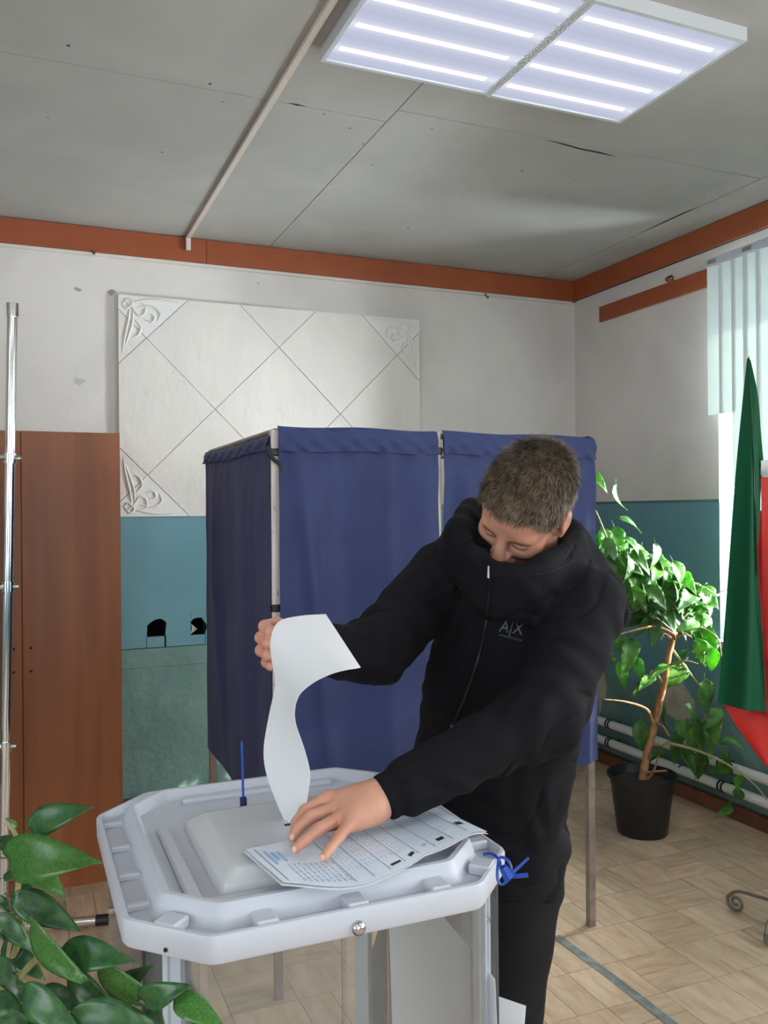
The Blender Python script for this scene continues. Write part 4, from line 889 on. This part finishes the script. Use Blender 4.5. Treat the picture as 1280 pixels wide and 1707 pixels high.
handL = [(.012, 1, [Cap(wrL, at(590, 1340, 1.395), .026, .024, .02), Cap(wrL, at(594, 1356, 1.365), .026, .020, .02), Cap(at(618, 1330, 1.40), at(549, 1332, 1.405), .022, .0125, .02), Cap(at(618, 1336, 1.395), at(568, 1347, 1.388), .022, .0125, .02), Cap(at(618, 1344, 1.385), at(577, 1360, 1.368), .021, .0120, .02), Cap(at(620, 1350, 1.375), at(582, 1375, 1.345), .020, .0115, .02)]),
    (.005, 1, fing([(549, 1328, 1.405), (508, 1352, 1.392), (494, 1372, 1.375), (490, 1388, 1.362)], (.0112, .0100, .0088, .0075))),
    (.005, 1, fing([(568, 1343, 1.388), (517, 1362, 1.366), (496, 1382, 1.348), (488, 1396, 1.335)], (.0115, .0103, .0090, .0075))),
    (.005, 1, fing([(577, 1357, 1.366), (531, 1382, 1.330), (507, 1402, 1.312), (493, 1414, 1.300)], (.0112, .0098, .0086, .0074))),
    (.005, 1, fing([(582, 1373, 1.343), (564, 1396, 1.315), (549, 1416, 1.290), (540, 1429, 1.274)], (.0102, .0088, .0078, .0068))),
    (.008, 1, fing([(610, 1348, 1.42), (570, 1368, 1.43), (540, 1380, 1.425), (522, 1388, 1.412)], (.016, .012, .010, .008)))]
handR = [(.012, 1, [Cap(wrR, at(478, 1062, 1.550), .026, .020, .02), Cap(wrR, at(476, 1090, 1.555), .026, .020, .02), Cap(at(482, 1052, 1.545), at(462, 1040, 1.540), .018, .012, .015), Cap(at(480, 1068, 1.550), at(456, 1060, 1.545), .018, .012, .015), Cap(at(480, 1085, 1.555), at(455, 1082, 1.550), .018, .012, .015), Cap(at(482, 1098, 1.560), at(459, 1102, 1.555), .017, .011, .015)]),
    (.005, 1, fing([(460, 1040, 1.540), (441, 1044, 1.513), (450, 1052, 1.497), (462, 1054, 1.493)], (.012, .0108, .0095, .008))),
    (.005, 1, fing([(455, 1060, 1.545), (435, 1063, 1.517), (446, 1072, 1.497), (460, 1074, 1.492)], (.012, .0108, .0095, .008))),
    (.005, 1, fing([(454, 1082, 1.550), (435, 1084, 1.523), (445, 1092, 1.503), (460, 1094, 1.497)], (.0118, .0104, .0092, .008))),
    (.005, 1, fing([(458, 1102, 1.555), (444, 1104, 1.531), (451, 1110, 1.513), (464, 1110, 1.507)], (.0105, .0092, .0082, .007))),
    (.008, 1, fing([(488, 1060, 1.540), (476, 1044, 1.517), (468, 1052, 1.497), (464, 1068, 1.490)], (.015, .0122, .011, .009)))]
head = [(.02, 1, [Ell(hd(0, .038, -.012), HA, (.077, .086, .099), .03), Ell(hd(0, -.028, .030), HA, (.060, .080, .062), .03), Ell(hd(0, .045, .036), HA, (.064, .048, .056), .03),
        Cap(hd(-.046, -.058, .005), hd(-.012, -.104, .064), .024, .018, .03), Cap(hd(.046, -.058, .005), hd(.012, -.104, .064), .024, .018, .03), Cap(hd(0, -.10, .07), hd(0, -.104, .074), .02, .018, .03),
        Ell(hd(-.044, -.026, .062), HA, (.022, .020, .022), .025), Ell(hd(.044, -.026, .062), HA, (.022, .020, .022), .025), Cap(hd(-.04, .019, .077), hd(.04, .019, .077), .011, .011, .02)]),
    (.014, -1, [Ell(hd(-.031, -.002, .098), HA, (.019, .012, .017), .005)]), (.014, -1, [Ell(hd(.031, -.002, .098), HA, (.019, .012, .017), .005)]),
    (.006, 1, [Ell(hd(-.031, -.003, .077), HA, (.0155, .0115, .0125), .004)]), (.006, 1, [Ell(hd(.031, -.003, .077), HA, (.0155, .0115, .0125), .004)]),
    (.010, 1, [Cap(hd(0, .012, .090), hd(0, -.030, .112), .0095, .0130, .008), Ell(hd(0, -.034, .111), HA, (.0140, .0115, .0130), .008), Ell(hd(-.013, -.038, .099), HA, (.0085, .008, .0105), .006), Ell(hd(.013, -.038, .099), HA, (.0085, .008, .0105), .006)]),
    (.004, -1, [Ell(hd(-.0065, -.046, .104), HA, (.0035, .003, .005), .002), Ell(hd(.0065, -.046, .104), HA, (.0035, .003, .005), .002)]),
    (.006, 1, [Cap(hd(-.019, -.068, .085), hd(0, -.064, .094), .006, .0075, .005), Cap(hd(.019, -.068, .085), hd(0, -.064, .094), .006, .0075, .005), Cap(hd(-.016, -.075, .085), hd(.016, -.075, .085), .0075, .0075, .006)])]
for sg in (-1, 1):
    head += [(.008, 1, [Ell(hd(sg*.081, -.004, -.012), HA, (.0085, .032, .020), .006), Cap(hd(sg*.076, -.028, -.004), hd(sg*.078, -.034, .0), .008, .007, .006)]), (.006, -1, [Ell(hd(sg*.0905, -.004, -.006), HA, (.006, .020, .011), .004)])]
sw = shL-shR; sw /= np.linalg.norm(sw); hw = hpL-hpR; hw /= np.linalg.norm(hw)
def lerp(a, b, t): return a*(1-t)+b*t
chest = lerp(pel, neckb, .62)
core = [(.03, 1, [Loft([(pel+[0, 0, -.02], hw, .15, .10), (lerp(pel, neckb, .3), hw, .135, .09), (chest, sw, .16, .105), (lerp(pel, neckb, .9), sw, .15, .08)], .03), Cap(neckb+(pel-neckb)*.08, hd(0, -.05, -.035), .058, .056, .03), Cap(shR, shL, .05, .05, .03)]),
    (.03, 1, [Cap(shR, elR, .048, .036, .02), Cap(elR, wrR, .038, .025, .02)]), (.03, 1, [Cap(shL, elL, .048, .036, .02), Cap(elL, wrL, .038, .0255, .02)]),
    (.03, 1, [Cap(hpL, knL, .075, .05, .02), Cap(knL, ankL, .05, .035, .02), Cap(ankL, ankL-FW*.12-[0, 0, .05], .035, .028, .02)]), (.03, 1, [Cap(hpR, knR, .075, .05, .02), Cap(knR, ankR, .05, .035, .02), Cap(ankR, ankR-FW*.12-[0, 0, .05], .035, .028, .02)])]
man = thing('person', 'man in a black hooded jacket bending over the ballot box', 'person', np.array([(ankL[0]+ankR[0])/2, (ankL[1]+ankR[1])/2, 0]))
body_me = sdf_mesh(core+head+handL+handR, .0028); body = obj('body', body_me, MT['skin'], man)

# jacket
def foldnoise(p):
    a = np.sin(p@(RT*62+UP*21)+3*np.sin(p@(UP*19+FW*11)+1.0)); b = np.sin(p@(UP*47-RT*30+FW*20)+2.2*np.sin(p@(RT*23+UP*9))+.7); c = np.sin(p@(RT*24-UP*33)+1.6*np.sin(p@(FW*31))+2)
    n = .0034*a*np.maximum(b, -.3)+.0024*c+.0045*np.maximum(0, 1-np.abs(b)*3.2)*np.maximum(0, c)
    # gathered creases round both elbows
    for E_, D_, s_ in ((elR, wrR-shR, .085), (elL, wrL-shL, .10)):
        D_ = D_/np.linalg.norm(D_); q = p-E_; n = n+.0035*np.exp(-(q**2).sum(1)/(2*s_*s_))*np.sin(q@D_*95+2*np.sin(q@UP*30))
    return n
def ring(P, n):
    P = np.array([at(*q) for q in P]); S = spline(np.vstack([P[-2:], P, P[:2]]), 12)[24:24+12*len(P)]; ix = np.linspace(0, len(S), n, endpoint=False).astype(int); return S[ix]
CLO = ring([(832, 1000, 1.66), (790, 965, 1.72), (757, 925, 1.80), (780, 905, 1.87), (870, 905, 1.93), (955, 925, 1.90), (985, 955, 1.82), (965, 985, 1.72), (900, 1005, 1.66)], 64)
CUP = ring([(832, 957, 1.600), (800, 936, 1.640), (770, 900, 1.70), (768, 868, 1.76), (792, 845, 1.84), (870, 856, 1.91), (940, 872, 1.87), (962, 895, 1.78), (948, 912, 1.68), (892, 948, 1.600)], 64)
COLLAR = [Cap(a, b_, .024, .0085, .03) for a, b_ in zip(CLO, CUP)]
hem = lerp(pel, at(808, 1450, 1.93), .85)
jk = [(.03, 1, [Loft([(hem, hw, .178, .128), (pel, hw, .184, .135), (lerp(pel, neckb, .3), hw, .172, .125), (lerp(pel, neckb, .6), sw, .182, .135), (lerp(pel, neckb, .86), sw, .172, .115), (lerp(pel, neckb, .97), sw, .10, .085)], .04), Cap(shR+sw*.01, lerp(shR, neckb, .6), .066, .070, .05), Cap(shL-sw*.01, lerp(shL, neckb, .6), .068, .072, .05)]),
    (.035, 1, [Cap(shR, elR, .074, .064, .03), Cap(elR, lerp(elR, wrR, .85), .063, .046, .03)]), (.035, 1, [Cap(shL, elL, .076, .062, .03), Cap(elL, lerp(elL, wrL, .86), .062, .047, .03)]),
    # stand-up hood collar round the neck
    (.02, 1, COLLAR),
    # hood lying back over his left shoulder
    (.03, 1, [Cap(at(955, 915, 1.80), at(1010, 985, 1.80), .034, .030, .03), Cap(at(1010, 985, 1.80), at(1038, 1030, 1.74), .030, .012, .03), Cap(at(930, 930, 1.86), at(1000, 1010, 1.86), .05, .04, .04), Cap(at(1038, 1030, 1.74), at(1016, 1056, 1.72), .012, .010, .02)]),
]
jm = sdf_mesh(jk, .0045, foldnoise); jacket = obj('jacket', jm, MT['jacket'], man)
for el, wr, r, t0, t1 in ((elL, wrL, .0375, .80, 1.02), (elR, wrR, .0375, .80, 1.0)):
    a, b = lerp(el, wr, t0), lerp(el, wr, t1); P = [lerp(a, b, t) for t in np.linspace(0, 1, 12)]
    obj('cuff', tube(P, [.040, .041]+[r+.0008*(i % 2) for i in range(9)]+[r-.006], 24), MT['jacket'], jacket, smooth=True)
# trousers and shoes
def tfold(p): return .004*np.sin(p@(UP*38+RT*22)+2*np.sin(p@(RT*17+UP*7)))*np.sin(p@(FW*25+UP*9)+1)
tg = [(.03, 1, [Loft([(lerp(hpL, hpR, .5)+[0, 0, -.10], hw, .165, .11), (pel, hw, .168, .118)], .03)]), (.03, 1, [Cap(hpL+[0, 0, -.02], knL, .098, .072, .03), Cap(knL, ankL+[0, 0, .03], .070, .058, .03)]), (.03, 1, [Cap(hpR+[0, 0, -.02], knR, .098, .068, .03), Cap(knR, ankR+[0, 0, .03], .068, .058, .03)])]
obj('trousers', sdf_mesh(tg, .006, tfold), MT['trousers'], man)
toe = camv(-.55, 0, .83); toe[2] = 0; toe /= np.linalg.norm(toe)
for an in (ankL, ankR):
    b = np.array([an[0], an[1], 0]); sg_ = [(.02, 1, [Cap(b-toe*.05+[0, 0, .045], b+toe*.13+[0, 0, .036], .042, .036, .03), Cap(b+[0, 0, .09], b+toe*.05+[0, 0, .05], .045, .04, .03)])]
    sh = obj('shoe', sdf_mesh(sg_, .005, None), MT['shoe'], man)
    obj('sole', tube([b-toe*.09+[0, 0, .012], b+[0, 0, .012], b+toe*.165+[0, 0, .012]], [.012, .012, .010], 8), MT['shoe'], sh)

# hair: dense cap plus many short tapered strands
front = [(.02, 1, [Ell(hd(0, .041, -.014), HA, (.083, .0925, .106), .03), Ell(hd(0, .050, .034), HA, (.069, .052, .060), .03)])]
cutg = [(.01, -1, [])]
def hairline(p):
    q = (p-HC)@HA.T; s_, u, f = q[:, 0], q[:, 1], q[:, 2]
    ang = np.arctan2(f+.01, np.abs(s_)+1e-6)          # +90 at the brow, 0 at the ear, -90 at the nape
    lim = np.interp(ang, np.radians([-90, -40, -15, 5, 30, 45, 60, 90]), [-.050, -.040, .006, .020, .004, .048, .070, .074])
    return u > lim
cap_me = sdf_mesh(front, .0035, lambda p: .0012*np.sin(p@(RT*310+UP*190))*np.sin(p@(FW*280-UP*110)), hairline)
hair = obj('hair', cap_me, MT['haircap'], man)
nV = len(cap_me.polygons); cen = np.zeros(nV*3); nor = np.zeros(nV*3); cap_me.polygons.foreach_get('center', cen); cap_me.polygons.foreach_get('normal', nor); cen = cen.reshape(-1, 3); nor = nor.reshape(-1, 3)
NH = 15000; pick = rng.integers(0, nV, NH); c_ = cen[pick]+rng.normal(0, .0015, (NH, 3)); n_ = nor[pick]
q = (c_-HC)@HA.T; crown = HC+hU*.09-hF*.08; flow = c_-crown; flow -= (flow*n_).sum(1)[:, None]*n_; flow /= np.linalg.norm(flow, axis=1)[:, None]+1e-6
topness = np.clip((q[:, 1]-.03)/.07, 0, 1); fr = np.clip((q[:, 2]-.03)/.05, 0, 1); ln = (.009+.013*topness*(1-.45*fr))*rng.uniform(.6, 1.25, NH)
clump = np.sin(c_@(RT*90+UP*70)+2*np.sin(c_@(FW*60)))[:, None]*np.cross(n_, flow)*.45
dr = flow*(.9-.15*topness[:, None])+n_*(.38+.28*topness[:, None])+clump*.7+rng.normal(0, .20, (NH, 3)); dr /= np.linalg.norm(dr, axis=1)[:, None]
sd = np.cross(dr, n_); sd /= np.linalg.norm(sd, axis=1)[:, None]+1e-6; wd_ = .00055*rng.uniform(.7, 1.3, NH)[:, None]
b0 = c_-n_*.002; mid = b0+dr*ln[:, None]*.55; end = b0+dr*ln[:, None]+flow*ln[:, None]*.22
vv = np.stack([b0-sd*wd_, b0+sd*wd_, mid-sd*wd_*.8, mid+sd*wd_*.8, end], 1).reshape(-1, 3)
ff = []
for i in range(NH): k = 5*i; ff += [(k, k+1, k+3, k+2), (k+2, k+3, k+4)]
hm = bpy.data.meshes.new('strands'); hm.from_pydata(vv.tolist(), [], ff); hm.update()
obj('hair_strands', hm, MT['hair'], hair, kind='stuff')
# eyebrows and lashes laid on the face
bvh_b = BVHTree.FromPolygons([v.co[:] for v in body_me.vertices], [p.vertices[:] for p in body_me.polygons])
def on_face(s_, u):
    o = hd(s_, u, .25); h = bvh_b.ray_cast(V(o), V(-hF), .4); return np.array(h[0]) if h[0] else hd(s_, u, .09)
for sg in (-1, 1):
    P = spline([on_face(sg*s_, u) for s_, u in ((.013, .012), (.026, .0155), (.040, .015), (.051, .009))], 5); r_ = .0036*np.sin(np.linspace(.5, 2.9, len(P)))+.0008
    obj('eyebrow', tube(P+hF*-.0008, r_, 6), MT['brow'], body, smooth=True)
    P = spline([on_face(sg*s_, u) for s_, u in ((.018, -.008), (.026, -.0105), (.036, -.0105), (.045, -.007))], 5)
    obj('eyelashes', tube(P, .0011, 5), MT['brow'], body, smooth=True)
# zip and chest print laid on the jacket
bvh_j = BVHTree.FromPolygons([v.co[:] for v in jm.vertices], [p.vertices[:] for p in jm.polygons])
def on_jacket(x, y, off=.0012):
    r_ = V(ray(x, y)).normalized(); h = bvh_j.ray_cast(V(ORG), r_, 5)
    return np.array(h[0])+np.array(h[1])*off if h[0] else at(x, y, 1.65)
P = np.array([on_jacket(x, y) for x, y in [(817+t*(-4)-60*t*t, 962+t*250) for t in np.linspace(0, 1, 26)]])
obj('zip', tube(P, .0022, 6), MT['black'], jacket, smooth=True)
for pts in ([(893, 958), (925, 950), (955, 936), (972, 928)],):
    P = spline([on_jacket(x, y, .0004) for x, y in pts], 6); obj('seam', tube(P, .0013, 5), MT['seam'], jacket, smooth=True)
zp_ = obj('zip_pull', tube([on_jacket(816, 945, .004), on_jacket(817, 962, .006)], [.0022, .003], 8), MT['steel'], jacket, smooth=True)
def print_text(body_txt, cx, cy, size, ang, name, bar=False):
    cu = bpy.data.curves.new('t', 'FONT'); cu.body = body_txt; cu.align_x = 'CENTER'; cu.align_y = 'CENTER'; cu.size = 1; cu.resolution_u = 3
    t = bpy.data.objects.new('t', cu); COL.objects.link(t); dg = bpy.context.evaluated_depsgraph_get(); me = bpy.data.meshes.new_from_object(t.evaluated_get(dg)); bpy.data.objects.remove(t)
    bm = bmesh.new(); bm.from_mesh(me); bmesh.ops.triangulate(bm, faces=bm.faces[:]); bmesh.ops.subdivide_edges(bm, edges=[e for e in bm.edges if e.calc_length() > .3], cuts=1); c, s_ = math.cos(ang), math.sin(ang)
    for v in bm.verts:
        x, y = v.co.x*size, v.co.y*size*1.15; x += y*.12; v.co = V(on_jacket(cx+x*c+y*s_, cy+x*s_-y*c, .0008))
    bpy.data.meshes.remove(me); return obj(name, bm, MT['logo'], jacket)
print_text('A|X', 853, 1047, 24, math.radians(8), 'chest_logo'); print_text('ARMANI EXCHANGE', 851, 1063, 4.2, math.radians(14), 'chest_logo_line')
# nails on the resting hand
for x, y in ((487, 1395), (490, 1416), (537, 1430)):
    r_ = V(ray(x, y)).normalized(); h = bvh_b.ray_cast(V(ORG), r_, 5)
    if h[0]:
        n3 = np.array(h[1]); c3 = np.array(h[0]); b = bmesh.new(); bmesh.ops.create_uvsphere(b, u_segments=10, v_segments=6, radius=1)
        ax = np.cross(n3, UP); ax /= np.linalg.norm(ax); ay = np.cross(n3, ax)
        for v in b.verts: p = c3+ax*v.co.x*.0042+ay*v.co.y*.005+n3*v.co.z*.0012; v.co = V(p)
        obj('fingernail', b, mat('nail', srgb(226, 172, 156), .3), body, smooth=True)
